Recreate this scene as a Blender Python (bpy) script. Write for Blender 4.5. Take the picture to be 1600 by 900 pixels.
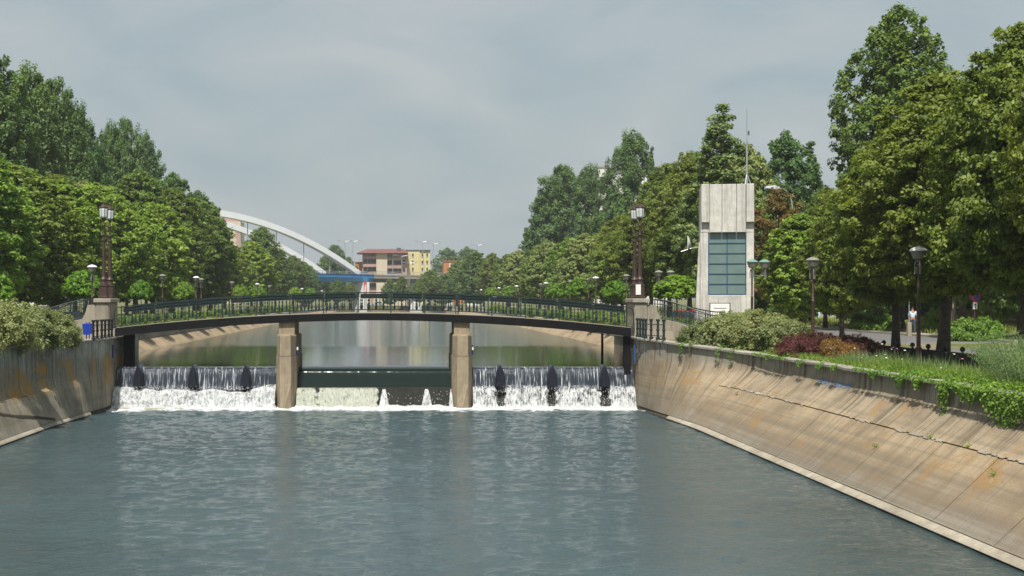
import bpy, math, random
import numpy as np
from mathutils import Vector, Matrix

for _o in list(bpy.data.objects):
    bpy.data.objects.remove(_o, do_unlink=True)
scene = bpy.context.scene
COL = scene.collection
R = math.radians
rng = np.random.default_rng(7)
random.seed(7)

# ------------------------------------------------------------------ camera
# a level camera on a road bridge 5.7 m above the lower pool, looking up the river (+Y), with lens shift
F, CX, CY, H = 2000.0, 618.0, 467.0, 5.7
cam = bpy.data.cameras.new('camera')
cam.sensor_width = 36.0
cam.lens = F / 1600 * 36
cam.shift_x = (800 - CX) / 1600
cam.shift_y = (CY - 450) / 1600
cam.clip_start = 0.3
cam.clip_end = 9000
cam_o = bpy.data.objects.new('camera', cam)
cam_o.location = (0, 0, H)
cam_o.rotation_euler = (R(90), 0, 0)
COL.objects.link(cam_o)
scene.camera = cam_o

# ------------------------------------------------------------------ sky and sun
SUN_AZ, SUN_EL = 193.0, 59.0        # clockwise from +Y, degrees
world = bpy.data.worlds.new('World')
scene.world = world
world.use_nodes = True
wt = world.node_tree
for n in list(wt.nodes):
    wt.nodes.remove(n)
wo = wt.nodes.new('ShaderNodeOutputWorld')
bg = wt.nodes.new('ShaderNodeBackground')
bg.inputs['Strength'].default_value = 0.1
sky = wt.nodes.new('ShaderNodeTexSky')
sky.sky_type = 'NISHITA'
sky.sun_disc = False
sky.sun_elevation = R(SUN_EL)
sky.sun_rotation = R(SUN_AZ)
sky.air_density = 1.6
sky.dust_density = 6.0
sky.altitude = 80
tc = wt.nodes.new('ShaderNodeTexCoord')
mp = wt.nodes.new('ShaderNodeMapping')
mp.inputs['Scale'].default_value = (1.0, 1.0, 2.6)
nz = wt.nodes.new('ShaderNodeTexNoise')
nz.inputs['Scale'].default_value = 6.5
nz.inputs['Detail'].default_value = 5
nz.inputs['Roughness'].default_value = 0.5
nz.inputs['Distortion'].default_value = 0.6
cr = wt.nodes.new('ShaderNodeValToRGB')
cr.color_ramp.elements[0].position = 0.30
cr.color_ramp.elements[0].color = (0.84, 0.92, 0.955, 1)
cr.color_ramp.elements[1].position = 0.72
cr.color_ramp.elements[1].color = (1.14, 1.09, 1.07, 1)
veil = wt.nodes.new('ShaderNodeMix')          # high thin cloud veils the blue
veil.data_type = 'RGBA'
veil.inputs['Factor'].default_value = 0.86
mul = wt.nodes.new('ShaderNodeMix')
mul.data_type = 'RGBA'
mul.blend_type = 'MULTIPLY'
mul.inputs['Factor'].default_value = 1.0
VEIL = (3.16, 3.60, 3.80, 1)
wt.links.new(tc.outputs['Generated'], mp.inputs['Vector'])
wt.links.new(mp.outputs['Vector'], nz.inputs['Vector'])
wt.links.new(nz.outputs['Fac'], cr.inputs['Fac'])
wt.links.new(sky.outputs['Color'], veil.inputs[6])
veil.inputs[7].default_value = VEIL
wt.links.new(veil.outputs[2], mul.inputs[6])
wt.links.new(cr.outputs['Color'], mul.inputs[7])
wt.links.new(mul.outputs[2], bg.inputs['Color'])
wt.links.new(bg.outputs['Background'], wo.inputs['Surface'])

sl = bpy.data.lights.new('sun', 'SUN')
sl.energy = 4.6
sl.angle = R(0.6)
sl.color = (1.0, 0.955, 0.88)
so = bpy.data.objects.new('sun', sl)
SD = Vector((math.sin(R(SUN_AZ)) * math.cos(R(SUN_EL)), math.cos(R(SUN_AZ)) * math.cos(R(SUN_EL)), math.sin(R(SUN_EL))))
so.rotation_euler = SD.to_track_quat('Z', 'Y').to_euler()
so.location = (0, 0, 60)
COL.objects.link(so)

vs = scene.view_settings
vs.view_transform = 'Standard'
vs.look = 'None'
vs.exposure = 0.45
vs.gamma = 1.0
vs.use_curve_mapping = False
scene.render.engine = 'CYCLES'
scene.cycles.use_denoising = True
scene.cycles.max_bounces = 7
scene.cycles.diffuse_bounces = 3
scene.cycles.glossy_bounces = 4
scene.cycles.transmission_bounces = 4
scene.cycles.transparent_max_bounces = 10
scene.cycles.caustics_reflective = False
scene.cycles.caustics_refractive = False

def P(px, py, Y):
    """photo pixel and distance up the river to a point in the place"""
    return Vector(((px - CX) / F * Y, Y, H - (py - CY) / F * Y))

# ------------------------------------------------------------------ materials
MATS = {}
def newmat(name):
    m = bpy.data.materials.new(name)
    m.use_nodes = True
    nt = m.node_tree
    for n in list(nt.nodes):
        nt.nodes.remove(n)
    MATS[name] = m
    return m, nt

class NT:
    def __init__(s, nt):
        s.nt = nt
    def node(s, t, **kw):
        n = s.nt.nodes.new(t)
        for k, v in kw.items():
            setattr(n, k, v)
        return n
    def link(s, a, b):
        s.nt.links.new(a, b)
    def pos(s, scale=(1, 1, 1), obj=False, rot=(0, 0, 0)):
        if obj:
            o = s.node('ShaderNodeTexCoord').outputs['Object']
        else:
            o = s.node('ShaderNodeNewGeometry').outputs['Position']
        mp = s.node('ShaderNodeMapping')
        mp.inputs['Scale'].default_value = scale
        mp.inputs['Rotation'].default_value = rot
        s.link(o, mp.inputs['Vector'])
        return mp.outputs['Vector']
    def noise(s, vec, scale=1.0, detail=4, rough=0.55, dist=0.0):
        n = s.node('ShaderNodeTexNoise')
        n.inputs['Scale'].default_value = scale
        n.inputs['Detail'].default_value = detail
        n.inputs['Roughness'].default_value = rough
        n.inputs['Distortion'].default_value = dist
        s.link(vec, n.inputs['Vector'])
        return n.outputs['Fac']
    def ramp(s, fac, stops):
        r = s.node('ShaderNodeValToRGB')
        el = r.color_ramp.elements
        while len(el) < len(stops):
            el.new(0.5)
        for e, (p, c) in zip(el, stops):
            e.position = p
            e.color = (c, c, c, 1) if isinstance(c, (int, float)) else (*c, 1)
        s.link(fac, r.inputs['Fac'])
        return r.outputs['Color']
    def mix(s, fac, a, b, blend='MIX'):
        m = s.node('ShaderNodeMix', data_type='RGBA', blend_type=blend)
        for v, i in ((fac, 0), (a, 6), (b, 7)):
            if hasattr(v, 'is_linked') or hasattr(v, 'links'):
                s.link(v, m.inputs[i])
            elif i == 0:
                m.inputs[0].default_value = v
            else:
                m.inputs[i].default_value = (*v, 1) if len(v) == 3 else v
        return m.outputs[2]
    def math(s, op, a, b=None, clamp=False):
        m = s.node('ShaderNodeMath', operation=op, use_clamp=clamp)
        for v, i in ((a, 0), (b, 1)):
            if v is None:
                continue
            if hasattr(v, 'links'):
                s.link(v, m.inputs[i])
            else:
                m.inputs[i].default_value = v
        return m.outputs[0]
    def sep(s, obj=False):
        if obj:
            o = s.node('ShaderNodeTexCoord').outputs['Object']
        else:
            o = s.node('ShaderNodeNewGeometry').outputs['Position']
        x = s.node('ShaderNodeSeparateXYZ')
        s.link(o, x.inputs[0])
        return x.outputs
    def mrange(s, v, a, b, c=0.0, d=1.0, smooth=True):
        m = s.node('ShaderNodeMapRange')
        if smooth:
            m.interpolation_type = 'SMOOTHSTEP'
        m.inputs[1].default_value = a
        m.inputs[2].default_value = b
        m.inputs[3].default_value = c
        m.inputs[4].default_value = d
        s.link(v, m.inputs[0])
        return m.outputs[0]
    def bump(s, height, strength=0.3, dist=0.05, normal=None):
        b = s.node('ShaderNodeBump')
        b.inputs['Strength'].default_value = strength
        b.inputs['Distance'].default_value = dist
        s.link(height, b.inputs['Height'])
        if normal is not None:
            s.link(normal, b.inputs['Normal'])
        return b.outputs['Normal']
    def principled(s, color, rough=0.6, metal=0.0, spec=0.5, normal=None, out=True, **kw):
        p = s.node('ShaderNodeBsdfPrincipled')
        def put(k, v):
            if hasattr(v, 'links'):
                s.link(v, p.inputs[k])
            elif k == 'Base Color':
                p.inputs[k].default_value = (*v, 1)
            else:
                p.inputs[k].default_value = v
        put('Base Color', color)
        put('Roughness', rough)
        put('Metallic', metal)
        put('Specular IOR Level', spec)
        for k, v in kw.items():
            put(k.replace('_', ' '), v)
        if normal is not None:
            s.link(normal, p.inputs['Normal'])
        if out:
            s.out(p.outputs[0])
        return p.outputs[0]
    def out(s, sh):
        o = s.node('ShaderNodeOutputMaterial')
        s.link(sh, o.inputs['Surface'])

def plain(name, col, rough=0.6, metal=0.0, var=0.18, scale=3.0, bump=0.0, spec=0.4, obj=True):
    m, nt = newmat(name)
    t = NT(nt)
    v = t.pos(obj=obj)
    n = t.noise(v, scale, 5, 0.6)
    lo = tuple(c * (1 - var) for c in col)
    hi = tuple(min(1, c * (1 + var)) for c in col)
    c = t.ramp(n, [(0.3, lo), (0.7, hi)])
    nm = None
    if bump:
        nm = t.bump(t.noise(v, scale * 8, 4), bump, 0.02)
    t.principled(c, rough, metal, spec, nm)
    return m

def concrete(name, base, dark, stain=None, streak=0.5, band=0.0, zref=0.0, stain_lo=0.55, obj=False, fine=0.3):
    """weathered concrete: cloudy tone, vertical run marks, tide bands, optional rust/algae patches"""
    m, nt = newmat(name)
    t = NT(nt)
    v = t.pos(obj=obj)
    big = t.noise(v, 0.55, 5, 0.6)
    med = t.noise(v, 3.1, 6, 0.65)
    c = t.mix(t.ramp(big, [(0.32, 0.0), (0.70, 1.0)]), dark, base)
    c = t.mix(t.ramp(med, [(0.35, 0.45), (0.62, 0.0)]), c, tuple(x * 0.62 for x in dark))
    vs_ = t.pos((2.6, 2.6, 0.16), obj=obj)
    st = t.noise(vs_, 1.6, 5, 0.6)
    c = t.mix(t.math('MULTIPLY', t.ramp(st, [(0.50, 0.0), (0.66, 1.0)]), streak), c, tuple(x * 0.42 for x in dark))
    lt = t.noise(t.pos((3.3, 3.3, 0.2), obj=obj), 1.3, 4, 0.6)
    c = t.mix(t.math('MULTIPLY', t.ramp(lt, [(0.58, 0.0), (0.70, 1.0)]), streak * 0.55), c, tuple(min(1, x * 1.25) for x in base))
    if band:
        bv = t.noise(t.pos((0.9, 0.03, 3.4), obj=obj), 1.0, 4, 0.55)
        c = t.mix(t.math('MULTIPLY', t.ramp(bv, [(0.46, 0.0), (0.62, 1.0)]), band), c, tuple(x * 0.6 for x in dark))
    if stain:
        sn = t.noise(t.pos((0.9, 0.9, 0.5), obj=obj), 0.8, 6, 0.7, 0.8)
        c = t.mix(t.ramp(sn, [(stain_lo, 0.0), (stain_lo + 0.10, 0.85)]), c, stain)
    hgt = t.noise(v, 22, 5, 0.7)
    grain = t.noise(v, 60, 3, 0.7)
    c = t.mix(t.ramp(grain, [(0.3, 0.25), (0.6, 0.0)]), c, tuple(x * 0.5 for x in dark))
    nm = t.bump(hgt, fine, 0.03)
    t.principled(c, 0.88, 0, 0.25, nm)
    return m

def bank_concrete(name, tan, grey, dark, zones, orange, streak=0.6):
    """bank lining: tide marks follow the water level, run marks follow the fall line, rust patches at their own height"""
    m, nt = newmat(name)
    t = NT(nt)
    x, y, z = t.sep()
    warp = t.noise(t.pos((0.25, 0.10, 0.9)), 1.0, 5, 0.6)
    zz = t.math('ADD', z, t.math('MULTIPLY', t.math('SUBTRACT', warp, 0.5), 0.55))
    c = t.ramp(t.mrange(zz, 0.0, 3.7, 0, 1, False), zones)
    cl = t.noise(t.pos((0.8, 0.45, 0.8)), 0.9, 6, 0.65)
    c = t.mix(t.ramp(cl, [(0.36, 0.9), (0.60, 0.0)]), c, dark)
    band = t.noise(t.pos((0.5, 0.035, 6.5)), 1.0, 5, 0.6)
    c = t.mix(t.math('MULTIPLY', t.ramp(band, [(0.50, 0.0), (0.64, 1.0)]), t.mrange(z, 2.6, 1.6, 0.0, 0.62)), c, tuple(q * 0.50 for q in grey))
    run = t.noise(t.pos((0.12, 3.0, 0.22)), 1.4, 5, 0.62, 0.25)
    c = t.mix(t.math('MULTIPLY', t.ramp(run, [(0.50, 0.0), (0.66, 1.0)]), t.mrange(z, 0.2, 3.4, streak * 0.25, streak, False)), c, tuple(q * 0.45 for q in dark))
    lrun = t.noise(t.pos((0.12, 2.2, 0.3)), 1.2, 5, 0.65)
    c = t.mix(t.math('MULTIPLY', t.ramp(lrun, [(0.56, 0.0), (0.68, 1.0)]), t.mrange(z, 0.3, 3.2, 0.15, 0.6, False)), c, tuple(min(1, q * 1.22) for q in grey))
    if orange:
        on = t.noise(t.pos((0.5, 0.55, 0.55)), 0.9, 6, 0.68, 0.7)
        msk = t.math('MULTIPLY', t.ramp(on, [(orange[1], 0.0), (orange[1] + 0.09, 1.0)]), t.math('MULTIPLY', t.mrange(z, orange[2], orange[2] + 0.35), t.mrange(z, orange[3], orange[3] + 0.5, 1.0, 0.0)))
        c = t.mix(t.math('MULTIPLY', msk, 0.85), c, orange[0])
    v = t.pos()
    grain = t.noise(v, 34, 4, 0.75)
    c = t.mix(t.ramp(grain, [(0.34, 0.42), (0.58, 0.0)]), c, tuple(q * 0.5 for q in dark))
    spots = t.noise(v, 6.5, 4, 0.7)
    c = t.mix(t.ramp(spots, [(0.62, 0.0), (0.72, 0.5)]), c, tuple(q * 0.6 for q in dark))
    t.principled(c, 0.9, 0, 0.2, t.bump(t.noise(v, 16, 6, 0.75), 0.45, 0.04))
    return m

def foliage(name, a, b, c3, trans=0.36, rough=0.55, tint=0.0):
    """leaf colours vary leaf by leaf (rnd) and spray by spray (clump)"""
    m, nt = newmat(name)
    t = NT(nt)
    r = t.node('ShaderNodeAttribute', attribute_name='rnd').outputs['Fac']
    k = t.node('ShaderNodeAttribute', attribute_name='clump').outputs['Fac']
    oi = t.node('ShaderNodeObjectInfo').outputs['Random']
    col = t.ramp(r, [(0.0, a), (0.55, b), (1.0, c3)])
    col2 = t.ramp(k, [(0.0, tuple(x * 0.62 for x in a)), (0.5, b), (1.0, c3)])
    col = t.mix(0.55, col, col2)
    hs = t.node('ShaderNodeHueSaturation')
    t.link(t.mrange(oi, 0, 1, 0.485, 0.515, False), hs.inputs['Hue'])
    t.link(t.mrange(oi, 0, 1, 1.12, 0.86, False), hs.inputs['Value'])
    t.link(col, hs.inputs['Color'])
    p = t.principled(hs.outputs['Color'], rough, 0, 0.35, out=False)
    tr = t.node('ShaderNodeBsdfTranslucent')
    tcol = t.mix(1.0, hs.outputs['Color'], (1.5, 1.5, 0.6), 'MULTIPLY')
    t.link(tcol, tr.inputs['Color'])
    mx = t.node('ShaderNodeMixShader')
    mx.inputs[0].default_value = trans
    t.link(p, mx.inputs[1])
    t.link(tr.outputs[0], mx.inputs[2])
    t.out(mx.outputs[0])
    return m

# ------------------------------------------------------------------ mesh building
class MB:
    def __init__(s):
        s.v, s.f = [], []
    def add(s, vs, fs):
        o = len(s.v)
        s.v += [tuple(map(float, p)) for p in vs]
        s.f += [tuple(i + o for i in f) for f in fs]
        return s
    def box(s, x0, x1, y0, y1, z0, z1):
        return s.add([(x0, y0, z0), (x1, y0, z0), (x1, y1, z0), (x0, y1, z0), (x0, y0, z1), (x1, y0, z1), (x1, y1, z1), (x0, y1, z1)],
                     [(0, 3, 2, 1), (4, 5, 6, 7), (0, 1, 5, 4), (1, 2, 6, 5), (2, 3, 7, 6), (3, 0, 4, 7)])
    def bevbox(s, x0, x1, y0, y1, z0, z1, b=0.02):
        """box with chamfered vertical edges and top edge"""
        def ring(i, z):
            return [(x0 + i + b, y0 + i, z), (x1 - i - b, y0 + i, z), (x1 - i, y0 + i + b, z), (x1 - i, y1 - i - b, z),
                    (x1 - i - b, y1 - i, z), (x0 + i + b, y1 - i, z), (x0 + i, y1 - i - b, z), (x0 + i, y0 + i + b, z)]
        return s.loft([ring(0, z0), ring(0, z1 - b), ring(b, z1)])
    def loft(s, rings, closed=True, caps=True):
        n = len(rings[0])
        vs = [p for r in rings for p in r]
        fs = []
        m = n if closed else n - 1
        for i in range(len(rings) - 1):
            for j in range(m):
                k = (j + 1) % n
                fs.append((i * n + j, i * n + k, (i + 1) * n + k, (i + 1) * n + j))
        if caps and closed:
            fs.append(tuple(reversed(range(n))))
            fs.append(tuple(range((len(rings) - 1) * n, len(rings) * n)))
        return s.add(vs, fs)
    def prism(s, poly, axis, a, b):
        """extrude a 2-D outline along an axis ('x','y','z') from a to b"""
        def pt(u, w, t):
            return {'x': (t, u, w), 'y': (u, t, w), 'z': (u, w, t)}[axis]
        return s.loft([[pt(u, w, a) for u, w in poly], [pt(u, w, b) for u, w in poly]])
    def tube(s, path, rad, n=8, caps=True):
        path = [Vector(p) for p in path]
        if isinstance(rad, (int, float)):
            rad = [rad] * len(path)
        rings = []
        prev = None
        for i, p in enumerate(path):
            d = (path[min(i + 1, len(path) - 1)] - path[max(i - 1, 0)]).normalized()
            ref = Vector((0, 0, 1)) if abs(d.z) < 0.9 else Vector((1, 0, 0))
            if prev is None:
                u = d.cross(ref).normalized()
            else:
                u = (prev - d * prev.dot(d)).normalized()
            prev = u
            w = d.cross(u)
            rings.append([tuple(p + (u * math.cos(a) + w * math.sin(a)) * rad[i]) for a in [2 * math.pi * k / n for k in range(n)]])
        return s.loft(rings, True, caps)
    def lathe(s, prof, n=12, c=(0, 0, 0), sq=False):
        rings = []
        for r, z in prof:
            rings.append([(c[0] + r * math.cos(2 * math.pi * (k + 0.5) / n), c[1] + r * math.sin(2 * math.pi * (k + 0.5) / n), c[2] + z) for k in range(n)])
        return s.loft(rings)
    def grid(s, fn, nu, nv):
        vs = [fn(i / nu, j / nv) for j in range(nv + 1) for i in range(nu + 1)]
        fs = [(j * (nu + 1) + i, j * (nu + 1) + i + 1, (j + 1) * (nu + 1) + i + 1, (j + 1) * (nu + 1) + i) for j in range(nv) for i in range(nu)]
        return s.add(vs, fs)
    def mesh(s, name, smooth=False, off=None):
        me = bpy.data.meshes.new(name)
        vs = s.v
        if off is not None:
            vs = [(x - off[0], y - off[1], z - off[2]) for x, y, z in vs]
        me.from_pydata(vs, [], s.f)
        if smooth:
            me.polygons.foreach_set('use_smooth', [True] * len(me.polygons))
            if smooth != 'all':
                me.set_sharp_from_angle(angle=R(38))
        me.update()
        return me
    def build(s, name, mat, parent=None, smooth=False, world=False, loc=None):
        off = parent.location if (world and parent is not None) else None
        return link(name, s.mesh(name, smooth, off), mat, parent, loc)

def link(name, me, mat, parent=None, loc=None):
    if mat is not None and len(me.materials) == 0:
        me.materials.append(MATS[mat] if isinstance(mat, str) else mat)
    o = bpy.data.objects.new(name, me)
    COL.objects.link(o)
    if parent is not None:
        o.parent = parent
    if loc is not None:
        o.location = loc
    return o

def tag(o, label=None, cat=None, group=None, kind=None):
    if label: o['label'] = label
    if cat: o['category'] = cat
    if group: o['group'] = group
    if kind: o['kind'] = kind
    return o

def thing(name, label, cat, loc=(0, 0, 0), rz=0.0, group=None):
    e = bpy.data.objects.new(name, None)
    e.empty_display_size = 0.3
    COL.objects.link(e)
    e.location = loc
    e.rotation_euler = (0, 0, rz)
    return tag(e, label, cat, group)

def copy_tree(o, parent=None):
    c = o.copy()
    COL.objects.link(c)
    c.parent = parent
    for ch in list(o.children):
        copy_tree(ch, c)
    return c

def smooth(t):
    t = max(0.0, min(1.0, t))
    return t * t * (3 - 2 * t)
def lerp(a, b, t):
    return a + (b - a) * t
# ------------------------------------------------------------------ the palette
TAN, GRY, DRK = (0.405, 0.313, 0.200), (0.310, 0.281, 0.228), (0.233, 0.177, 0.115)
bank_concrete('slab_concrete', TAN, GRY, DRK, [(0.0, (0.233, 0.212, 0.172)), (0.10, (0.293, 0.258, 0.200)), (0.17, (0.207, 0.167, 0.121)), (0.24, (0.344, 0.272, 0.180)), (0.30, (0.259, 0.204, 0.140)), (0.36, TAN), (0.5, (0.413, 0.317, 0.205))], ((0.310, 0.191, 0.079), 0.54, 0.5, 1.9), streak=0.7)
bank_concrete('wall_concrete', TAN, (0.362, 0.335, 0.278), DRK, [(0.0, (0.215, 0.199, 0.158)), (0.16, (0.293, 0.272, 0.223)), (0.3, (0.362, 0.286, 0.191)), (0.5, (0.413, 0.321, 0.209)), (0.68, (0.397, 0.326, 0.233)), (0.8, (0.379, 0.349, 0.284)), (1.0, (0.370, 0.352, 0.298))], ((0.344, 0.212, 0.084), 0.57, 1.2, 2.3), streak=1.0)
bank_concrete('left_wall_concrete', TAN, (0.517, 0.516, 0.465), (0.190, 0.172, 0.130), [(0.0, (0.284, 0.244, 0.186)), (0.12, (0.397, 0.344, 0.260)), (0.2, (0.310, 0.262, 0.195)), (0.3, (0.431, 0.362, 0.260)), (0.45, (0.397, 0.335, 0.233)), (0.62, (0.310, 0.290, 0.233)), (0.8, (0.397, 0.389, 0.335)), (1.0, (0.474, 0.471, 0.419))], ((0.448, 0.244, 0.051), 0.50, 1.25, 2.5), streak=1.0)
bank_concrete('left_slab_concrete', TAN, GRY, DRK, [(0.0, (0.284, 0.244, 0.186)), (0.3, (0.431, 0.362, 0.260)), (1.0, (0.387, 0.362, 0.278))], None, streak=0.6)
concrete('coping_concrete', (0.44, 0.405, 0.335), (0.30, 0.275, 0.225), streak=0.15, fine=0.5)
concrete('edge_concrete', (0.50, 0.45, 0.355), (0.30, 0.26, 0.20), streak=0.25, fine=0.7)
concrete('pier_concrete', (0.37, 0.31, 0.225), (0.26, 0.215, 0.15), (0.20, 0.145, 0.085), streak=0.55, stain_lo=0.60, fine=0.6)
concrete('pier_concrete', (0.40, 0.325, 0.225), (0.29, 0.235, 0.16), (0.20, 0.15, 0.09), streak=0.45, stain_lo=0.60, fine=0.5)
concrete('pedestal_concrete', (0.36, 0.32, 0.255), (0.27, 0.24, 0.19), streak=0.4, fine=0.4)
concrete('tower_concrete', (0.70, 0.68, 0.625), (0.52, 0.50, 0.455), streak=0.6, fine=0.6, obj=True)
concrete('deck_concrete', (0.40, 0.355, 0.27), (0.32, 0.28, 0.21), streak=0.1)
concrete('joint_dark', (0.085, 0.07, 0.05), (0.05, 0.042, 0.03), streak=0.1)
concrete('wet_concrete', (0.030, 0.032, 0.026), (0.018, 0.020, 0.016), streak=0.6)
concrete('viaduct_concrete', (0.46, 0.43, 0.38), (0.36, 0.33, 0.29), streak=0.3)

plain('rail_green', (0.009, 0.024, 0.023), 0.5, 0.0, 0.25, 6, spec=0.5)
plain('girder_dark', (0.006, 0.006, 0.007), 0.75, 0.0, 0.4, 2, spec=0.15)
plain('lamp_bronze', (0.060, 0.034, 0.028), 0.5, 0.2, 0.3, 6)
plain('lamp_post_brown', (0.085, 0.048, 0.042), 0.5, 0.1, 0.3, 5)
plain('lamp_grey', (0.25, 0.25, 0.23), 0.4, 0.5, 0.2, 5)
plain('lamp_cap', (0.80, 0.80, 0.78), 0.3, 0.0, 0.08, 5)
plain('lamp_cap_green', (0.16, 0.28, 0.22), 0.4, 0.2, 0.2, 5)
plain('lamp_glass_old', (0.22, 0.21, 0.18), 0.25, 0.0, 0.15, 5)
plain('lamp_glass_white', (0.50, 0.53, 0.54), 0.22, 0.0, 0.08, 5)
plain('iron_black', (0.016, 0.017, 0.018), 0.5, 0.2, 0.3, 6)
plain('splitter_blue', (0.007, 0.009, 0.017), 0.5, 0.0, 0.3, 3)
plain('splitter_cap_blue', (0.012, 0.020, 0.055), 0.35, 0.1, 0.3, 3)
plain('gate_steel', (0.020, 0.030, 0.032), 0.35, 0.3, 0.4, 2)
plain('bin_blue', (0.012, 0.045, 0.36), 0.4, 0.0, 0.1, 4)
plain('white_paint', (0.74, 0.74, 0.72), 0.45, 0.0, 0.06, 4)
plain('arch_white', (0.80, 0.81, 0.82), 0.4, 0.0, 0.04, 0.2)
plain('deck_blue', (0.07, 0.38, 0.84), 0.45, 0.0, 0.12, 0.3)
plain('blue_frame', (0.025, 0.085, 0.20), 0.45, 0.0, 0.15, 4)
plain('navy_sign', (0.015, 0.025, 0.14), 0.4, 0.0, 0.15, 4)
plain('frosted_pane', (0.135, 0.20, 0.19), 0.18, 0.0, 0.10, 1.2, spec=0.6)
plain('steel_grey', (0.42, 0.43, 0.44), 0.4, 0.6, 0.12, 4)
plain('pipe_grey', (0.10, 0.11, 0.13), 0.5, 0.3, 0.2, 4)
plain('window_dark', (0.025, 0.030, 0.038), 0.15, 0.0, 0.2, 1)
plain('roof_red', (0.16, 0.06, 0.05), 0.7, 0.0, 0.2, 0.6)
plain('facade_beige', (0.50, 0.43, 0.33), 0.8, 0.0, 0.08, 0.4)
plain('facade_rose', (0.36, 0.24, 0.20), 0.8, 0.0, 0.1, 0.4)
plain('facade_yellow', (0.56, 0.49, 0.25), 0.8, 0.0, 0.06, 0.4)
plain('facade_orange', (0.40, 0.15, 0.05), 0.75, 0.0, 0.1, 0.4)
plain('facade_white', (0.62, 0.61, 0.58), 0.8, 0.0, 0.06, 0.4)
plain('door_green', (0.012, 0.17, 0.125), 0.5, 0.0, 0.1, 2)
plain('brick_brown', (0.17, 0.12, 0.095), 0.85, 0.0, 0.3, 2, bump=0.3)
plain('pillar_stone', (0.27, 0.24, 0.20), 0.85, 0.0, 0.2, 2, bump=0.3)
plain('car_dark', (0.015, 0.028, 0.034), 0.18, 0.3, 0.05, 2, spec=0.6)
plain('car_silver', (0.50, 0.52, 0.54), 0.22, 0.4, 0.05, 2, spec=0.6)
plain('car_red', (0.35, 0.02, 0.02), 0.2, 0.1, 0.05, 2, spec=0.6)
plain('rubber', (0.02, 0.02, 0.02), 0.8)
plain('sign_red', (0.50, 0.02, 0.05), 0.4, 0.0, 0.06)
plain('sign_blue', (0.02, 0.07, 0.42), 0.4, 0.0, 0.06)
plain('sign_black', (0.02, 0.02, 0.02), 0.5, 0.0, 0.06)
plain('graffiti_blue', (0.10, 0.22, 0.42), 0.7, 0.0, 0.35, 9, obj=False)
plain('skin', (0.36, 0.20, 0.13), 0.5, 0.0, 0.08)
plain('shirt_pale', (0.55, 0.66, 0.76), 0.8, 0.0, 0.08)
plain('shirt_dark', (0.035, 0.035, 0.04), 0.8, 0.0, 0.2)
plain('jeans', (0.035, 0.055, 0.10), 0.85, 0.0, 0.2)
plain('trousers_grey', (0.24, 0.23, 0.22), 0.85, 0.0, 0.2)
plain('hair_dark', (0.02, 0.015, 0.012), 0.6)
plain('banner_red', (0.45, 0.07, 0.05), 0.6, 0.0, 0.1)
plain('bark', (0.075, 0.058, 0.045), 0.9, 0.0, 0.45, 5, bump=0.8)
plain('bark_pale', (0.19, 0.165, 0.135), 0.9, 0.0, 0.35, 5, bump=0.6)
plain('soil', (0.15, 0.115, 0.075), 0.95, 0.0, 0.3, 1.5, obj=False)
plain('flower_white', (0.75, 0.73, 0.68), 0.6)
plain('flower_pink', (0.60, 0.22, 0.30), 0.6)

foliage('leaf_bright', (0.107, 0.174, 0.025), (0.181, 0.288, 0.040), (0.321, 0.443, 0.070))
foliage('leaf_linden', (0.083, 0.121, 0.019), (0.149, 0.205, 0.031), (0.285, 0.332, 0.064))
foliage('leaf_dark', (0.057, 0.120, 0.036), (0.098, 0.183, 0.049), (0.164, 0.259, 0.068))
foliage('leaf_mid', (0.086, 0.139, 0.028), (0.144, 0.219, 0.040), (0.238, 0.314, 0.070))
foliage('leaf_pale', (0.107, 0.162, 0.048), (0.195, 0.266, 0.079), (0.428, 0.461, 0.188))
foliage('leaf_globe', (0.078, 0.155, 0.011), (0.131, 0.256, 0.015), (0.202, 0.358, 0.026))
foliage('leaf_brown', (0.120, 0.075, 0.026), (0.185, 0.120, 0.036), (0.190, 0.165, 0.045))
foliage('leaf_variegated', (0.120, 0.152, 0.048), (0.202, 0.242, 0.088), (0.368, 0.399, 0.184))
foliage('leaf_purple', (0.065, 0.019, 0.022), (0.115, 0.034, 0.034), (0.173, 0.073, 0.042))
foliage('leaf_rust', (0.188, 0.086, 0.028), (0.266, 0.133, 0.039), (0.329, 0.220, 0.055))
foliage('leaf_ivy', (0.086, 0.173, 0.022), (0.149, 0.274, 0.035), (0.251, 0.401, 0.063))
foliage('grass_blade', (0.150, 0.205, 0.040), (0.245, 0.295, 0.059), (0.409, 0.426, 0.133))
foliage('leaf_wispy', (0.133, 0.204, 0.079), (0.212, 0.298, 0.126), (0.313, 0.407, 0.188))

# ground: worn grass with bare dusty patches
m, nt = newmat('ground_grass')
t = NT(nt)
v = t.pos()
g = t.mix(t.noise(v, 0.9, 6, 0.7), (0.055, 0.085, 0.020), (0.135, 0.150, 0.040))
d = t.mix(t.noise(v, 2.0, 5, 0.6), (0.26, 0.205, 0.135), (0.17, 0.135, 0.085))
c = t.mix(t.ramp(t.noise(v, 0.16, 6, 0.65), [(0.50, 0.0), (0.60, 1.0)]), g, d)
t.principled(c, 0.95, 0, 0.2, t.bump(t.noise(v, 9, 5, 0.7), 0.7, 0.08))
m, nt = newmat('asphalt')
t = NT(nt)
v = t.pos()
c = t.mix(t.noise(v, 0.35, 6, 0.6), (0.10, 0.098, 0.095), (0.20, 0.195, 0.185))
c = t.mix(t.ramp(t.noise(v, 90, 2), [(0.35, 0.4), (0.6, 0.0)]), c, (0.06, 0.06, 0.06))
t.principled(c, 0.9, 0, 0.3, t.bump(t.noise(v, 60, 3), 0.25, 0.01))
m, nt = newmat('pavement')
t = NT(nt)
v = t.pos()
c = t.mix(t.noise(v, 0.5, 6, 0.6), (0.26, 0.225, 0.18), (0.37, 0.33, 0.27))
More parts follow.
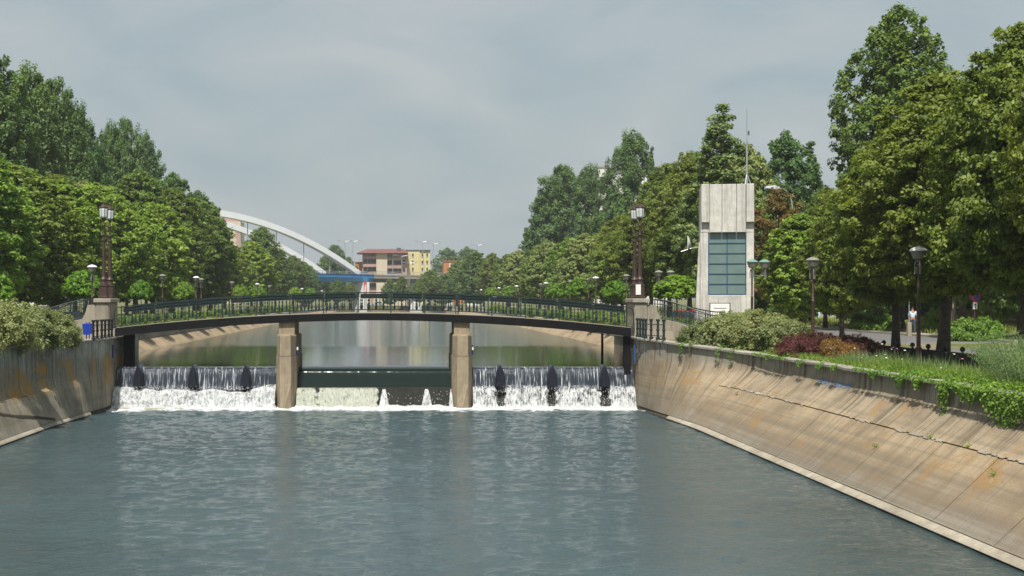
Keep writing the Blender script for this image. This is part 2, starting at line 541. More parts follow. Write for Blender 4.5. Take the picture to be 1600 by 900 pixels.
t.principled(c, 0.9, 0, 0.3, t.bump(t.noise(v, 40, 3), 0.2, 0.01))

def water(name, deep, chop_lo, chop_hi, calm_band, foam=False, bd=0.11):
    """river water: murky body colour under a clear rippled surface"""
    m, nt = newmat(name)
    t = NT(nt)
    x, y, z = t.sep()
    r1 = t.noise(t.pos((1.5, 1.9, 1.0)), 1.15, 4, 0.62, 0.5)
    r2 = t.noise(t.pos((1.7, 2.6, 1.0)), 3.6, 3, 0.6, 0.4)
    r3 = t.noise(t.pos((0.16, 0.42, 1.0)), 1.0, 3, 0.5)
    h = t.math('ADD', t.math('MULTIPLY', r1, 0.55), t.math('MULTIPLY', r2, 0.40))
    h = t.math('ADD', h, t.math('MULTIPLY', r3, 0.7))
    patch = t.ramp(t.noise(t.pos((0.05, 0.11, 1.0)), 1.0, 4, 0.6), [(0.38, 0.0), (0.62, 1.0)])
    if calm_band:
        wind = t.math('MULTIPLY', t.mrange(y, calm_band[0], calm_band[1]), t.mrange(y, calm_band[2], calm_band[3], 1.0, 0.25))
        s = t.math('ADD', t.math('MULTIPLY', wind, chop_hi - chop_lo), chop_lo)
    else:
        s = t.mrange(patch, 0, 1, chop_lo, chop_hi, False)
    if foam:
        s = t.math('MULTIPLY', s, t.mrange(y, 34, 60, 0.42, 1.0))
    b = t.node('ShaderNodeBump')
    b.inputs['Distance'].default_value = bd
    t.link(s, b.inputs['Strength'])
    t.link(h, b.inputs['Height'])
    col = t.mix(patch, deep, tuple(q * 1.35 for q in deep))
    p = t.principled(col, 0.06, 0, 0.5, b.outputs['Normal'], out=False, IOR=1.333)
    if foam:
        fn = t.noise(t.pos((0.75, 1.5, 1.0)), 1.5, 8, 0.74, 1.4)
        near = t.mrange(y, 64.0, 66.7, 0.0, 0.34)
        mid = t.mrange(y, 50, 66.0, 0.0, 0.115)
        k = t.math('ADD', t.math('ADD', fn, near), mid)
        mask = t.ramp(k, [(0.735, 0.0), (0.86, 1.0)])
        fd = t.node('ShaderNodeBsdfDiffuse')
        fd.inputs['Color'].default_value = (0.60, 0.63, 0.63, 1)
        mx = t.node('ShaderNodeMixShader')
        t.link(mask, mx.inputs[0])
        t.link(p, mx.inputs[1])
        t.link(fd.outputs[0], mx.inputs[2])
        t.out(mx.outputs[0])
    else:
        t.out(p)
    return m
water('water_lower', (0.032, 0.054, 0.059), 0.7, 1.0, None, foam=True, bd=0.20)
water('water_upper', (0.026, 0.038, 0.028), 0.035, 0.5, (96, 106, 300, 420))

# thin sheet sliding over the flap gates: dark glossy water with bright threads
m, nt = newmat('water_curtain')
t = NT(nt)
st = t.noise(t.pos((7.5, 1.0, 0.35)), 1.6, 4, 0.6)
st2 = t.noise(t.pos((22.0, 1.0, 1.1)), 1.4, 4, 0.65)
k = t.math('ADD', t.math('MULTIPLY', st, 0.6), t.math('MULTIPLY', st2, 0.45))
mask = t.ramp(k, [(0.565, 0.0), (0.68, 0.8)])
p = t.principled((0.030, 0.038, 0.052), 0.16, 0, 0.35, t.bump(k, 0.9, 0.10), out=False)
fd = t.node('ShaderNodeBsdfDiffuse')
fd.inputs['Color'].default_value = (0.70, 0.73, 0.76, 1)
mx = t.node('ShaderNodeMixShader')
t.link(mask, mx.inputs[0]); t.link(p, mx.inputs[1]); t.link(fd.outputs[0], mx.inputs[2])
t.out(mx.outputs[0])

m, nt = newmat('water_sheet')       # smooth sheet over the centre gate
t = NT(nt)
st = t.noise(t.pos((1.6, 1.0, 0.5)), 1.2, 3, 0.5)
t.principled((0.010, 0.019, 0.016), 0.10, 0, 0.32, t.bump(st, 0.06, 0.12))

def foam_mat(name, col, lo, hi, ztop=1.0):
    """tumbling white water: soft falling streaks, holes where the dark face shows, ragged upper edge"""
    m, nt = newmat(name)
    t = NT(nt)
    x, y, z = t.sep()
    a = t.noise(t.pos((2.6, 2.6, 0.9)), 1.5, 6, 0.68, 0.5)
    s_ = t.noise(t.pos((8.5, 4.0, 1.3)), 1.4, 5, 0.62, 0.2)
    f_ = t.noise(t.pos((20.0, 14.0, 9.0)), 1.3, 3, 0.6)
    k = t.math('ADD', t.math('MULTIPLY', a, 0.45), t.math('ADD', t.math('MULTIPLY', s_, 0.38), t.math('MULTIPLY', f_, 0.17)))
    k = t.math('SUBTRACT', k, t.mrange(z, ztop - 0.22, ztop + 0.32, 0.0, 0.17))
    k = t.math('ADD', k, t.mrange(z, 0.02, 0.22, 0.12, 0.0))
    fd_ = t.node('ShaderNodeAttribute', attribute_name='fade').outputs['Fac']
    k = t.math('SUBTRACT', k, t.math('MULTIPLY', fd_, 0.30))
    mask = t.ramp(k, [(lo, 0.0), (hi, 1.0)])
    c = t.mix(t.ramp(t.math('ADD', t.math('MULTIPLY', s_, 0.6), t.math('MULTIPLY', f_, 0.4)), [(0.38, 0.0), (0.58, 1.0)]), tuple(q * 0.62 for q in col), col)
    p = t.principled(c, 0.6, 0, 0.3, t.bump(s_, 0.6, 0.10), out=False)
    tl = t.node('ShaderNodeBsdfTranslucent')
    t.link(c, tl.inputs['Color'])
    m1 = t.node('ShaderNodeMixShader')
    m1.inputs[0].default_value = 0.3
    t.link(p, m1.inputs[1]); t.link(tl.outputs[0], m1.inputs[2])
    tr = t.node('ShaderNodeBsdfTransparent')
    mx = t.node('ShaderNodeMixShader')
    t.link(mask, mx.inputs[0]); t.link(tr.outputs[0], mx.inputs[1]); t.link(m1.outputs[0], mx.inputs[2])
    t.out(mx.outputs[0])
foam_mat('foam_white', (0.77, 0.79, 0.80), 0.37, 0.50, 1.15)
foam_mat('foam_thin', (0.76, 0.78, 0.79), 0.395, 0.53, 1.05)
foam_mat('foam_green', (0.56, 0.585, 0.49), 0.34, 0.46, 1.0)
plain('spray_white', (0.72, 0.74, 0.75), 0.5)
# ------------------------------------------------------------------ river channel: cross-sections
ZU = 2.06            # upper pool level; the lower pool is z = 0
NS = 14
def npnoise_1(x):
    i = math.floor(x)
    h = lambda k: (math.sin(k * 127.1) * 43758.5453) % 1.0
    f = smooth(x - i)
    return h(i) * (1 - f) + h(i + 1) * f
def resample(pts, keys):
    """pts: list of (v, x, z) -> x, z at v"""
    out = []
    for v in keys:
        for (v0, x0, z0), (v1, x1, z1) in zip(pts[:-1], pts[1:]):
            if v0 <= v <= v1 + 1e-9:
                k = (v - v0) / (v1 - v0)
                out.append((lerp(x0, x1, k), lerp(z0, z1, k)))
                break
    return out
def arc(v0, v1, x0, z0, x1, z1, n=7):
    """quarter ellipse that leaves (x0,z0) on a slope and arrives vertical at (x1,z1)"""
    r = []
    for i in range(n + 1):
        a = i / n
        b0, b1, b2 = (1 - a) ** 2, 2 * a * (1 - a), a * a
        cx, cz = x1, z0 + (x1 - x0) * 0.75
        r.append((lerp(v0, v1, a), b0 * x0 + b1 * cx + b2 * x1, b0 * z0 + b1 * cz + b2 * z1))
    return r
def right_open():
    return [(-0.15, 12.3, -0.7), (0.0, 13.05, -0.02), (0.03, 13.07, 0.08), (0.08, 13.29, 0.17), (0.5, 15.0, 1.78)] + arc(0.5, 0.86, 15.0, 1.78, 15.92, 2.72)[1:] + [(1.0, 15.95, 3.22)]
def right_dam():
    return [(-0.15, 12.3, -0.7), (0.0, 12.50, -0.02), (0.03, 12.52, 0.08), (0.08, 12.56, 0.17), (0.5, 12.62, 1.8), (0.86, 12.66, 3.1), (1.0, 12.66, 3.62)]
def left_open():
    return [(-0.15, -14.5, -0.7), (0.0, -15.2, -0.02), (0.03, -15.22, 0.08), (0.08, -15.36, 0.17), (0.5, -16.05, 1.55)] + arc(0.5, 0.72, -16.05, 1.55, -16.38, 2.35)[1:] + [(1.0, -16.42, 3.62)]
def left_dam():
    return [(-0.15, -14.5, -0.7), (0.0, -14.72, -0.02), (0.03, -14.73, 0.08), (0.08, -14.76, 0.17), (0.5, -14.8, 1.6), (0.72, -14.82, 2.4), (1.0, -14.84, 3.62)]
def sec(side, Y, keys):
    if side > 0:
        a, b, t = right_open(), right_dam(), smooth((Y - 54.5) / 12.0)
    else:
        a, b, t = left_open(), left_dam(), smooth((Y - 55.0) / 11.0)
    A, B = resample(a, keys), resample(b, keys)
    return [(lerp(p[0], q[0], t), lerp(p[1], q[1], t)) for p, q in zip(A, B)]
def surf(side, Y, v, out=0.0):
    """point on the bank face, pushed out of the face by `out`"""
    e = 0.01
    (x, z), (x2, z2) = sec(side, Y, [v, min(1.0, v + e)]) if v < 0.99 else (sec(side, Y, [v])[0], (sec(side, Y, [v])[0][0], sec(side, Y, [v])[0][1] + 0.1))
    d = Vector((x2 - x, 0, z2 - z)).normalized()
    n = Vector((-d.z, 0, d.x)) if side > 0 else Vector((d.z, 0, -d.x))
    return (x + n.x * out, Y, z + n.z * out)

def panel(side, y0, y1, v0, v1, nv, gap=0.03, th=0.08, jit=0.007, ny=2):
    ny = 6 if y1 > 54 else ny
    """one cast panel with its own edges, standing proud of the joint behind it"""
    mb = MB()
    dv = gap / 7.0
    o = [rng.uniform(-jit, jit) for _ in range(2)]
    top, low = [], []
    for j in range(nv + 1):
        v = lerp(v0 + dv, v1 - dv, j / nv)
        for i in range(ny + 1):
            Y = lerp(y0 + gap, y1 - gap, i / ny)
            off = lerp(o[0], o[1], i / ny)
            top.append(surf(side, Y, v, off))
            low.append(surf(side, Y, v, off - th))
    w = ny + 1
    fs = []
    for j in range(nv):
        for i in range(ny):
            q = (j * w + i, j * w + i + 1, (j + 1) * w + i + 1, (j + 1) * w + i)
            fs.append(q if side < 0 else tuple(reversed(q)))
    n = len(top)
    edge = [i for i in range(w)] + [j * w + ny for j in range(1, nv + 1)] + [nv * w + i for i in range(ny - 1, -1, -1)] + [j * w for j in range(nv - 1, 0, -1)]
    for a, b in zip(edge, edge[1:] + edge[:1]):
        q = (a, b, n + b, n + a)
        fs.append(q if side > 0 else tuple(reversed(q)))
    mb.add(top + low, fs)
    return mb

def lower_bank(side):
    nm = 'right' if side > 0 else 'left'
    base = (13.0, 40, 0) if side > 0 else (-15.2, 50, 0)
    t = thing('embankment_wall', 'sloping tan concrete embankment with a curved upper wall below the lamp posts' if side > 0 else
              'rust-stained and dark-streaked concrete embankment wall under the pale shrubs', 'embankment', base)
    ms, mw = ('slab_concrete', 'wall_concrete') if side > 0 else ('left_slab_concrete', 'left_wall_concrete')
    # dark backing that shows in the joints
    keys = [-0.15, 0.0, 0.03, 0.08, 0.3, 0.5, 0.55, 0.6, 0.65, 0.72, 0.79, 0.86, 0.93, 0.995]
    ys = np.linspace(8, 66.6, 118)
    mb = MB()
    vs, fs = [], []
    for Y in ys:
        for v in keys:
            vs.append(surf(side, Y, v, -0.055) if v >= 0.0 else (sec(side, Y, [v])[0][0], Y, sec(side, Y, [v])[0][1]))
    w = len(keys)
    for i in range(len(ys) - 1):
        for j in range(w - 1):
            q = (i * w + j, i * w + j + 1, (i + 1) * w + j + 1, (i + 1) * w + j)
            fs.append(q)
    mb.add(vs, fs)
    mb.build('joint_backing', 'joint_dark', t, world=True)
    y0, step = (9.0, 3.25) if side > 0 else (9.5, 4.3)
    n = int((66.2 - y0) / step)
    vm = 0.5
    vt = 0.72
    for i in range(n + 1):
        a = y0 + i * step
        b = min(a + step, 66.35)
        if b - a < 0.5:
            continue
        if side < 0 or a > 55:
            continue
        b = 57.75 if b > 55 else b
        panel(side, a, b, 0.0825, vm, 3).build('slope_slab', ms, t, world=True, smooth=True)
    step2 = 3.25 if side > 0 else 3.0
    y1 = 7.6
    while y1 < 66.0:
        b = min(y1 + step2, 66.35)
        if side > 0 and b > 57.75 and y1 < 57:
            b = 57.75
        panel(side, y1, b, 0.0825 if (side < 0 or y1 > 57) else vm, 0.998, 9 if (side > 0 and y1 < 57) else 16, jit=0.004).build('wall_panel', mw, t, world=True, smooth=True)
        y1 = b
    # pale kerb along the waterline
    y1 = 8.0
    ye = 60.5 if side > 0 else 62.5
    while y1 < ye:
        b = min(y1 + rng.uniform(2.4, 4.2), ye)
        panel(side, y1, b, 0.022, 0.0835, 3, gap=0.006, jit=0.014).build('toe_kerb', 'edge_concrete', t, world=True)
        y1 = b
    # coping stones
    y1 = 8.0
    while y1 < 66.3:
        b = min(y1 + rng.uniform(1.5, 2.1), 66.3)
        mb = MB()
        jz, jx = rng.uniform(-0.012, 0.012), rng.uniform(-0.02, 0.02)
        rings = []
        for Y in (y1 + 0.012, (y1 + b) / 2, b - 0.012):
            x, z = sec(side, Y, [1.0])[0]
            x += jx
            ov = 0.14 if side > 0 else 0.05
            prof = [(x - side * ov, z - 0.03), (x - side * ov, z + 0.055), (x - side * (ov - 0.03), z + 0.085), (x + side * 0.36, z + 0.085), (x + side * 0.36, z - 0.03)]
            rings.append([(px_, Y, pz + jz) for px_, pz in prof])
        mb.loft(rings)
        mb.build('coping_stone', 'coping_concrete', t, world=True)
        y1 = b
    return t
bank_r = lower_bank(1)
bank_l = lower_bank(-1)

# the long crack across the left slope, open and dark
mb = MB()
cp = [(46.5, 0.52), (48.6, 0.46), (50.2, 0.43), (51.6, 0.35), (53.0, 0.29), (54.6, 0.24), (56.4, 0.17), (57.6, 0.12)]
for (ya, va), (yb, vb) in zip(cp[:-1], cp[1:]):
    w = 0.022 * rng.uniform(0.6, 1.5)
    q = [surf(-1, ya, va - w, 0.016), surf(-1, yb, vb - w, 0.016), surf(-1, yb, vb + w * 0.3, 0.016), surf(-1, ya, va + w * 0.3, 0.016)]
    mb.add(q, [(0, 1, 2, 3)])
mb.build('crack', 'joint_dark', bank_l, world=True)

# crumbled pale filler along the ledge joint and down some slab joints
mb = MB()
_r = np.random.default_rng(17)
for _ in range(150):
    Y = _r.uniform(24, 57)
    if npnoise_1(Y * 0.8) < 0.42:
        continue
    L, w = _r.uniform(0.05, 0.22), _r.uniform(0.004, 0.011)
    v = 0.5 + _r.normal() * 0.002
    q = [surf(1, Y - L, v - w * _r.uniform(0.4, 1), 0.012), surf(1, Y + L, v - w * _r.uniform(0.4, 1), 0.012), surf(1, Y + L * _r.uniform(0.5, 1), v + w, 0.012), surf(1, Y - L * _r.uniform(0.5, 1), v + w, 0.012)]
    top = [(x - 0.012, y, z + 0.014) for x, y, z in q]
    mb.add(q + top, [(4, 5, 6, 7), (0, 1, 5, 4), (1, 2, 6, 5), (2, 3, 7, 6), (3, 0, 4, 7)])
tag(mb.build('joint_filler', 'edge_concrete', bank_r, world=True), kind='stuff')

# blue hand-painted lettering on the right wall, with the thinned paint above it
GL = {'B': [[(0, 0), (0, 1), (.6, .9), (.6, .6), (0, .52), (.7, .4), (.7, .08), (0, 0)]],
      'U': [[(0, 1), (0, .15), (.3, 0), (.6, .15), (.6, 1)]],
      'R': [[(0, 0), (0, 1), (.6, .9), (.6, .6), (0, .5), (.65, 0)]],
      'O': [[(.3, 0), (0, .3), (0, .7), (.3, 1), (.6, .7), (.6, .3), (.3, 0)]],
      'M': [[(0, 0), (.05, 1), (.35, .35), (.65, 1), (.7, 0)]],
      ' ': []}
def ribbon(mb, pts, w, v_of, y_of):
    for a, b in zip(pts[:-1], pts[1:]):
        for s0 in range(4):
            p = [lerp(a[0], b[0], s0 / 4), lerp(a[1], b[1], s0 / 4)]
            q = [lerp(a[0], b[0], (s0 + 1) / 4), lerp(a[1], b[1], (s0 + 1) / 4)]
            d = Vector((q[0] - p[0], q[1] - p[1])).normalized()
            n = Vector((-d.y, d.x)) * w
            d = d * w * 0.5
            c = [(p[0] - d.x + n.x, p[1] - d.y + n.y), (p[0] - d.x - n.x, p[1] - d.y - n.y), (q[0] + d.x - n.x, q[1] + d.y - n.y), (q[0] + d.x + n.x, q[1] + d.y + n.y)]
            mb.add([surf(1, y_of(u), v_of(w_), 0.0165) for u, w_ in c], [(0, 1, 2, 3)])
mb = MB()
u = 0.0
for ch in 'BURO BOUM':
    for st in GL[ch]:
        ribbon(mb, [(u + x_, y_ + rng.uniform(-.05, .05)) for x_, y_ in st], 0.06, lambda q: 0.755 + 0.105 * q, lambda q: 48.0 - 0.45 * q)
    u += 0.62 if ch == ' ' else 0.86
mb.build('graffiti', 'graffiti_blue', bank_r, world=True)

# ------------------------------------------------------------------ abutments beside the weir, upper channel walls
def upper_bank(side):
    x0 = 16.1 if side > 0 else -17.4
    s = side
    t = thing('embankment_wall', ('right-hand' if s > 0 else 'left-hand') + ' concrete bank of the upper pool beyond the footbridge, low slope under a grey wall', 'embankment', (x0, 120, ZU))
    def face(Y, k):
        pts = [(x0 - s * 0.6, ZU - 0.5), (x0, ZU - 0.02), (x0 + s * 0.95, ZU + 0.72), (x0 + s * 1.06, ZU + 1.30)]
        return pts[k]
    def pan(y0, y1, k, name, mat):
        mb = MB()
        g = 0.03
        rings = []
        o = rng.uniform(-0.01, 0.01)
        for Y in (y0 + g, y1 - g):
            a, b = face(Y, k), face(Y, k + 1)
            d = Vector((b[0] - a[0], b[1] - a[1])).normalized()
            n = Vector((-d.y, d.x)) * (1 if s > 0 else -1)
            a2 = (a[0] + d.x * 0.015, a[1] + d.y * 0.015)
            b2 = (b[0] - d.x * 0.015, b[1] - d.y * 0.015)
            rings.append([(a2[0] + n.x * o, Y, a2[1] + n.y * o), (b2[0] + n.x * o, Y, b2[1] + n.y * o), (b2[0] - n.x * 0.08, Y, b2[1] - n.y * 0.08), (a2[0] - n.x * 0.08, Y, a2[1] - n.y * 0.08)])
        mb.loft(rings)
        mb.build(name, mat, t, world=True)
    y = 74.0
    while y < 190:
        pan(y, y + 5, 1, 'slope_slab', 'slab_concrete' if s < 0 else 'slab_concrete')
        pan(y, y + 5, 2, 'wall_panel', 'pedestal_concrete')
        y += 5
    pan(190, 430, 1, 'slope_slab', 'slab_concrete')
    pan(190, 430, 2, 'wall_panel', 'pedestal_concrete')
    mb = MB()
    a = [face(0, k) for k in range(4)]
    mb.loft([[(px_ + s * 0.04, Y, pz - 0.04) for px_, pz in a] for Y in (74, 430)], closed=False)
    mb.build('joint_backing', 'joint_dark', t, world=True)
    y = 74.0
    while y < 200:
        b = min(y + 6, 200)
        mb = MB()
        x = face(0, 3)[0]
        mb.bevbox(min(x - s * 0.08, x + s * 0.4), max(x - s * 0.08, x + s * 0.4), y + 0.02, b - 0.02, ZU + 1.27, ZU + 1.42 + rng.uniform(-.01, .01), 0.02)
        mb.build('coping_stone', 'coping_concrete', t, world=True)
        y = b
    return t
upper_bank(1)
upper_bank(-1)

def abutment(side):
    xi = 12.62 if side > 0 else -14.82
    xo = 18.0 if side > 0 else -19.5
    t = thing('bridge_abutment', 'concrete abutment block carrying the ' + ('right end of the footbridge with a run of thin pipes' if side > 0 else 'left end of the footbridge beside the weir'), 'abutment', (xi, 70, 0))
    mb = MB()
    a, b = min(xi, xo), max(xi, xo)
    mb.box(a, b, 66.36, 73.9, -0.7, 3.6)
    mb.build('wall', 'left_wall_concrete' if side < 0 else 'wall_concrete', t, world=True)
    mb = MB()
    c0, c1 = (xi - 0.07, xi + 0.45) if side > 0 else (xi - 0.45, xi + 0.07)
    mb.bevbox(c0, c1, 66.33, 73.8, 3.602, 3.70, 0.02)
    mb.build('coping_stone', 'coping_concrete', t, world=True)
    return t
ab_r, ab_l = abutment(1), abutment(-1)
# bent pipe run and a hanging blue strip on the right abutment, conduit on the left one
mb = MB()
mb.tube([(12.58, 66.9, 2.75), (12.56, 66.4, 2.9), (12.9, 65.2, 2.95), (13.05, 64.6, 2.55), (13.2, 63.9, 3.0), (13.45, 63.0, 2.9), (13.5, 62.8, 3.35), (13.5, 62.8, 3.62)], 0.035, 6)
mb.tube([(13.18, 63.6, 3.72), (13.16, 63.6, 2.95)], 0.06, 6)
mb.build('pipe', 'pipe_grey', ab_r, world=True, smooth=True)
mb = MB(); mb.box(12.48, 12.56, 67.0, 67.25, 2.3, 3.25); mb.build('pipe_sleeve', 'blue_frame', ab_r, world=True)
mb = MB(); mb.tube([(-15.3, 64.6, 3.72), (-15.1, 64.7, 3.72), (-15.02, 64.75, 3.66), (-15.02, 64.75, 2.85)], 0.045, 6)
mb.build('pipe', 'iron_black', ab_l, world=True, smooth=True)
mb = MB(); mb.box(-14.87, -14.77, 66.9, 67.1, 2.6, 3.3); mb.build('pipe_sleeve', 'navy_sign', ab_l, world=True)

# ------------------------------------------------------------------ ground sheets
def ground_side(side):
    # columns follow the wall top near the weir, then the upper bank
    ys = [-60, 8] + list(np.linspace(12, 66.4, 24)) + [66.5, 73.8, 73.95, 100, 150, 250, 430]
    rows = []
    for Y in ys:
        if Y <= 66.4:
            x, z = sec(side, max(8, Y), [1.0])[0]
            xe = x + side * 0.3
        elif Y < 73.9:
            xe, z = (12.9 if side > 0 else -15.1), 3.62
        else:
            xe, z = (17.2 + 0.3 if side > 0 else -18.5 - 0.3), 3.42
        zz = z - 0.01
        zf = 3.2 if side > 0 else 3.5
        if Y > 66: zf = 3.42
        rows.append([(xe, Y, zz), (xe + side * 3.5, Y, zz * 0.5 + zf * 0.5), (xe + side * 7, Y, zf), (side * 60, Y, zf), (side * 4000, Y, 3.4)])
    rows.append([(r[0], 7000, 3.4) for r in rows[-1]])
    mb = MB()
    mb.loft(rows, closed=False)
    return tag(mb.build('ground', 'ground_grass'), kind='structure')
ground_side(1)
ground_side(-1)
mb = MB()
mb.add([(-19, 430, 3.40), (17.6, 430, 3.40), (17.6, 7000, 3.40), (-19, 7000, 3.40), (-19, 430, 0.5), (17.6, 430, 0.5)], [(0, 1, 2, 3), (4, 5, 1, 0)])
tag(mb.build('far_ground', 'ground_grass'), kind='structure')

def rz(Y):
    return 3.2 if Y < 66 else 3.42
def strip(name, mat, pts, dz=0.006):
    mb = MB()
    mb.loft([[(x0, Y, rz(Y) + dz), (x1, Y, rz(Y) + dz)] for x0, x1, Y in pts], closed=False)
    return tag(mb.build(name, mat), kind='structure')
RY = [-40, 20, 45, 65.9, 66.1, 80, 120, 200, 400]
strip('pavement', 'pavement', [(21.6, 24.0, y) for y in RY], 0.02)
strip('road', 'asphalt', [(24.15, 31.8, y) for y in RY], 0.008)
strip('far_pavement', 'pavement', [(32.0, 35.0, y) for y in RY], 0.02)
for nm, x0 in (('kerb', 24.0), ('kerb', 31.85)):
    mb = MB()
    for ya, yb, z in ((-40, 66, 3.2), (66.02, 400, 3.42)):
        mb.box(x0, x0 + 0.15, ya, yb, z - 0.05, z + 0.12)
    tag(mb.build(nm, 'coping_concrete'), kind='structure')
strip('left_road', 'asphalt', [(-33, -27, y) for y in RY], 0.25)

def npnoise(x, y, seed=0):
    """cheap smooth value noise for shaping water"""
    r = np.random.default_rng(seed).random((64, 64))
    x, y = np.asarray(x, float), np.asarray(y, float)
    xi, yi = np.floor(x).astype(int), np.floor(y).astype(int)
    fx, fy = x - xi, y - yi
    fx, fy = fx * fx * (3 - 2 * fx), fy * fy * (3 - 2 * fy)
    g = lambda a, b: r[a % 64, b % 64]
    return (g(xi, yi) * (1 - fx) + g(xi + 1, yi) * fx) * (1 - fy) + (g(xi, yi + 1) * (1 - fx) + g(xi + 1, yi + 1) * fx) * fy

# ------------------------------------------------------------------ water
mb = MB()
_nx, _ny = 300, 620
_x, _y = np.meshgrid(np.linspace(-16.5, 14.5, _nx), np.r_[np.linspace(-30, 20, 60)[:-1], np.linspace(20, 68.0, _ny - 59)])
_w = _y + 0.5 * npnoise(_x * 0.3, _y * 0.3, 90)
_z = 0.040 * npnoise(_x * 1.2, _w * 1.5, 91) + 0.034 * npnoise(_x * 2.3 + 7, _w * 2.9, 92) + 0.024 * npnoise(_x * 4.1, _w * 5.1, 93) + 0.02 * npnoise(_x * 0.3, _w * 0.55, 94)
_z = (_z - 0.056) * (0.7 + 0.7 * npnoise(_x * 0.09, _y * 0.09, 95)) * np.interp(_y, [-30, 18, 22, 40, 58, 66, 68], [0, 0.3, 0.40, 0.48, 1.0, 1.9, 1.9])
_i = np.arange((_nx - 1) * (_ny - 1 + 0)).reshape(_ny - 1, _nx - 1)
mb.v = [tuple(p) for p in np.stack([_x, _y, _z], -1).reshape(-1, 3)]
mb.f = [(j * _nx + i, j * _nx + i + 1, (j + 1) * _nx + i + 1, (j + 1) * _nx + i) for j in range(_ny - 1) for i in range(_nx - 1)]
tag(mb.build('river_water', 'water_lower', smooth='all'), 'rippled blue-grey water of the lower pool', 'water', kind='structure')
mb = MB()
PLX, PRX = (446 - CX) / F * 66.8, (723 - CX) / F * 66.8
mb.add([(-18.2, 68.35, ZU), (PLX, 68.35, ZU), (PLX, 69.55, ZU), (PRX, 69.55, ZU), (PRX, 68.35, ZU), (16.9, 68.35, ZU), (16.9, 69.55, ZU), (16.9, 431, ZU), (-18.2, 431, ZU), (-18.2, 69.55, ZU)], [(0, 1, 2, 9), (4, 5, 6, 3), (9, 2, 3, 6, 7, 8)])
tag(mb.build('river_water', 'water_upper'), 'calm green water of the upper pool behind the weir', 'water', kind='structure')
mb = MB()
mb.add([(-20, -40, -1.2), (18, -40, -1.2), (18, 70, -1.2), (-20, 70, -1.2)], [(0, 1, 2, 3)])
tag(mb.build('river_bed', 'soil'), kind='structure')

# ------------------------------------------------------------------ piers
def pier(px, lab, flip):
    xc = (px - CX) / F * 66.8
    t = thing('bridge_pier', lab, 'pier', (xc, 67, -0.6))
    w = 0.52
    def ring(z, nose, ww):
        return [(xc - ww, 67.4, z), (xc - ww * 0.55, 66.72, z), (xc, 66.72 - nose, z), (xc + ww * 0.55, 66.72, z), (xc + ww, 67.4, z), (xc + ww, 71.6, z), (xc - ww, 71.6, z)]
    mb = MB()
    mb.loft([ring(-0.7, 0.28, w), ring(0.15, 0.26, w), ring(1.25, 0.05, w + 0.015), ring(2.7, 0.05, w + 0.015)])
    mb.build('pier_shaft', 'pier_concrete', t, world=True)
    mb = MB()
    mb.loft([ring(2.72, 0.05, w - 0.02), ring(3.75, 0.05, w - 0.02), ring(3.82, 0.02, w - 0.06)])
    mb.build('pier_head', 'pier_concrete', t, world=True)
    mb = MB()
    mb.bevbox(xc - 0.42, xc + 0.42, 67.65, 70.6, 3.82, 4.66, 0.03)
    mb.build('bearing_block', 'pier_concrete', t, world=True)
    mb = MB()
    sx = xc + w - 0.01
    mb.box(sx, sx + 0.09, 67.55, 67.75, 2.75, 3.25)
    p = mb.build('gauge_plate', 'navy_sign', t, world=True)
    mb = MB(); mb.box(sx + 0.02, sx + 0.10, 67.53, 67.545, 3.0, 3.16); mb.build('gauge_mark', 'white_paint', p, loc=-t.location)
    return t
pier(446, 'tan concrete pier under the footbridge, nearer the left bank', 1)
pier(723, 'tan concrete pier under the footbridge, nearer the right bank', -1)
PL, PR = (446 - CX) / F * 66.8, (723 - CX) / F * 66.8

# ------------------------------------------------------------------ weir: sill, flap gates, splitters, falling water
wt_ = thing('weir', 'low concrete weir with steel flap gates under the footbridge', 'weir', (-1, 68.5, -0.6))
def sill(x0, x1):
    mb = MB()
    mb.prism([(66.95, -0.7), (66.95, -0.1), (67.35, 0.55), (67.55, 0.98), (67.8, 1.0), (70.5, 1.0), (70.5, -0.7)], 'x', x0, x1)
    mb.build('sill', 'wet_concrete', wt_, world=True)
SPANS = [(-14.80, PL - 0.53), (PR + 0.53, 12.60)]
sill(-14.80, PL - 0.53); sill(PL + 0.53, PR - 0.53); sill(PR + 0.53, 12.60)
for x0, x1 in SPANS:
    mb = MB()
    mb.prism([(67.66, 1.0), (67.98, 1.98), (68.1, 2.0), (68.3, 1.0)], 'x', x0 + 0.03, x1 - 0.03)
    mb.build('flap_gate', 'gate_steel', wt_, world=True)
    mb = MB()
mb = MB()
mb.prism([(68.46, 1.0), (68.54, 1.5), (68.75, 1.75), (69.2, 1.9), (69.7, 1.0)], 'x', PL + 0.55, PR - 0.55)
mb.build('drum_gate', 'gate_steel', wt_, world=True)
for px in (218, 303, 385, 781, 862, 943):
    x = (px - CX) / F * 67.6
    mb = MB()
    out = [(-0.27, 1.1), (-0.245, 1.45), (-0.18, 1.8), (-0.09, 2.04), (0, 2.2), (0.09, 2.04), (0.18, 1.8), (0.245, 1.45), (0.27, 1.1)]
    mb.loft([[(x + u_ * k, y_, z_ if y_ < 68 else min(z_, 2.12)) for u_, z_ in out] for k, y_ in ((0.75, 66.98), (1.0, 67.15), (1.0, 68.4))])
    o = mb.build('flow_splitter', 'splitter_blue', wt_, world=True)
    mb = MB()
    cap = [(-0.195, 1.80), (-0.10, 2.06), (0, 2.225), (0.10, 2.06), (0.195, 1.80)]
    mb.loft([[(x + u_, y_, z_) for u_, z_ in cap] for y_ in (67.26, 68.42)])
    mb.build('splitter_cap', 'splitter_cap_blue', o, loc=-wt_.location)
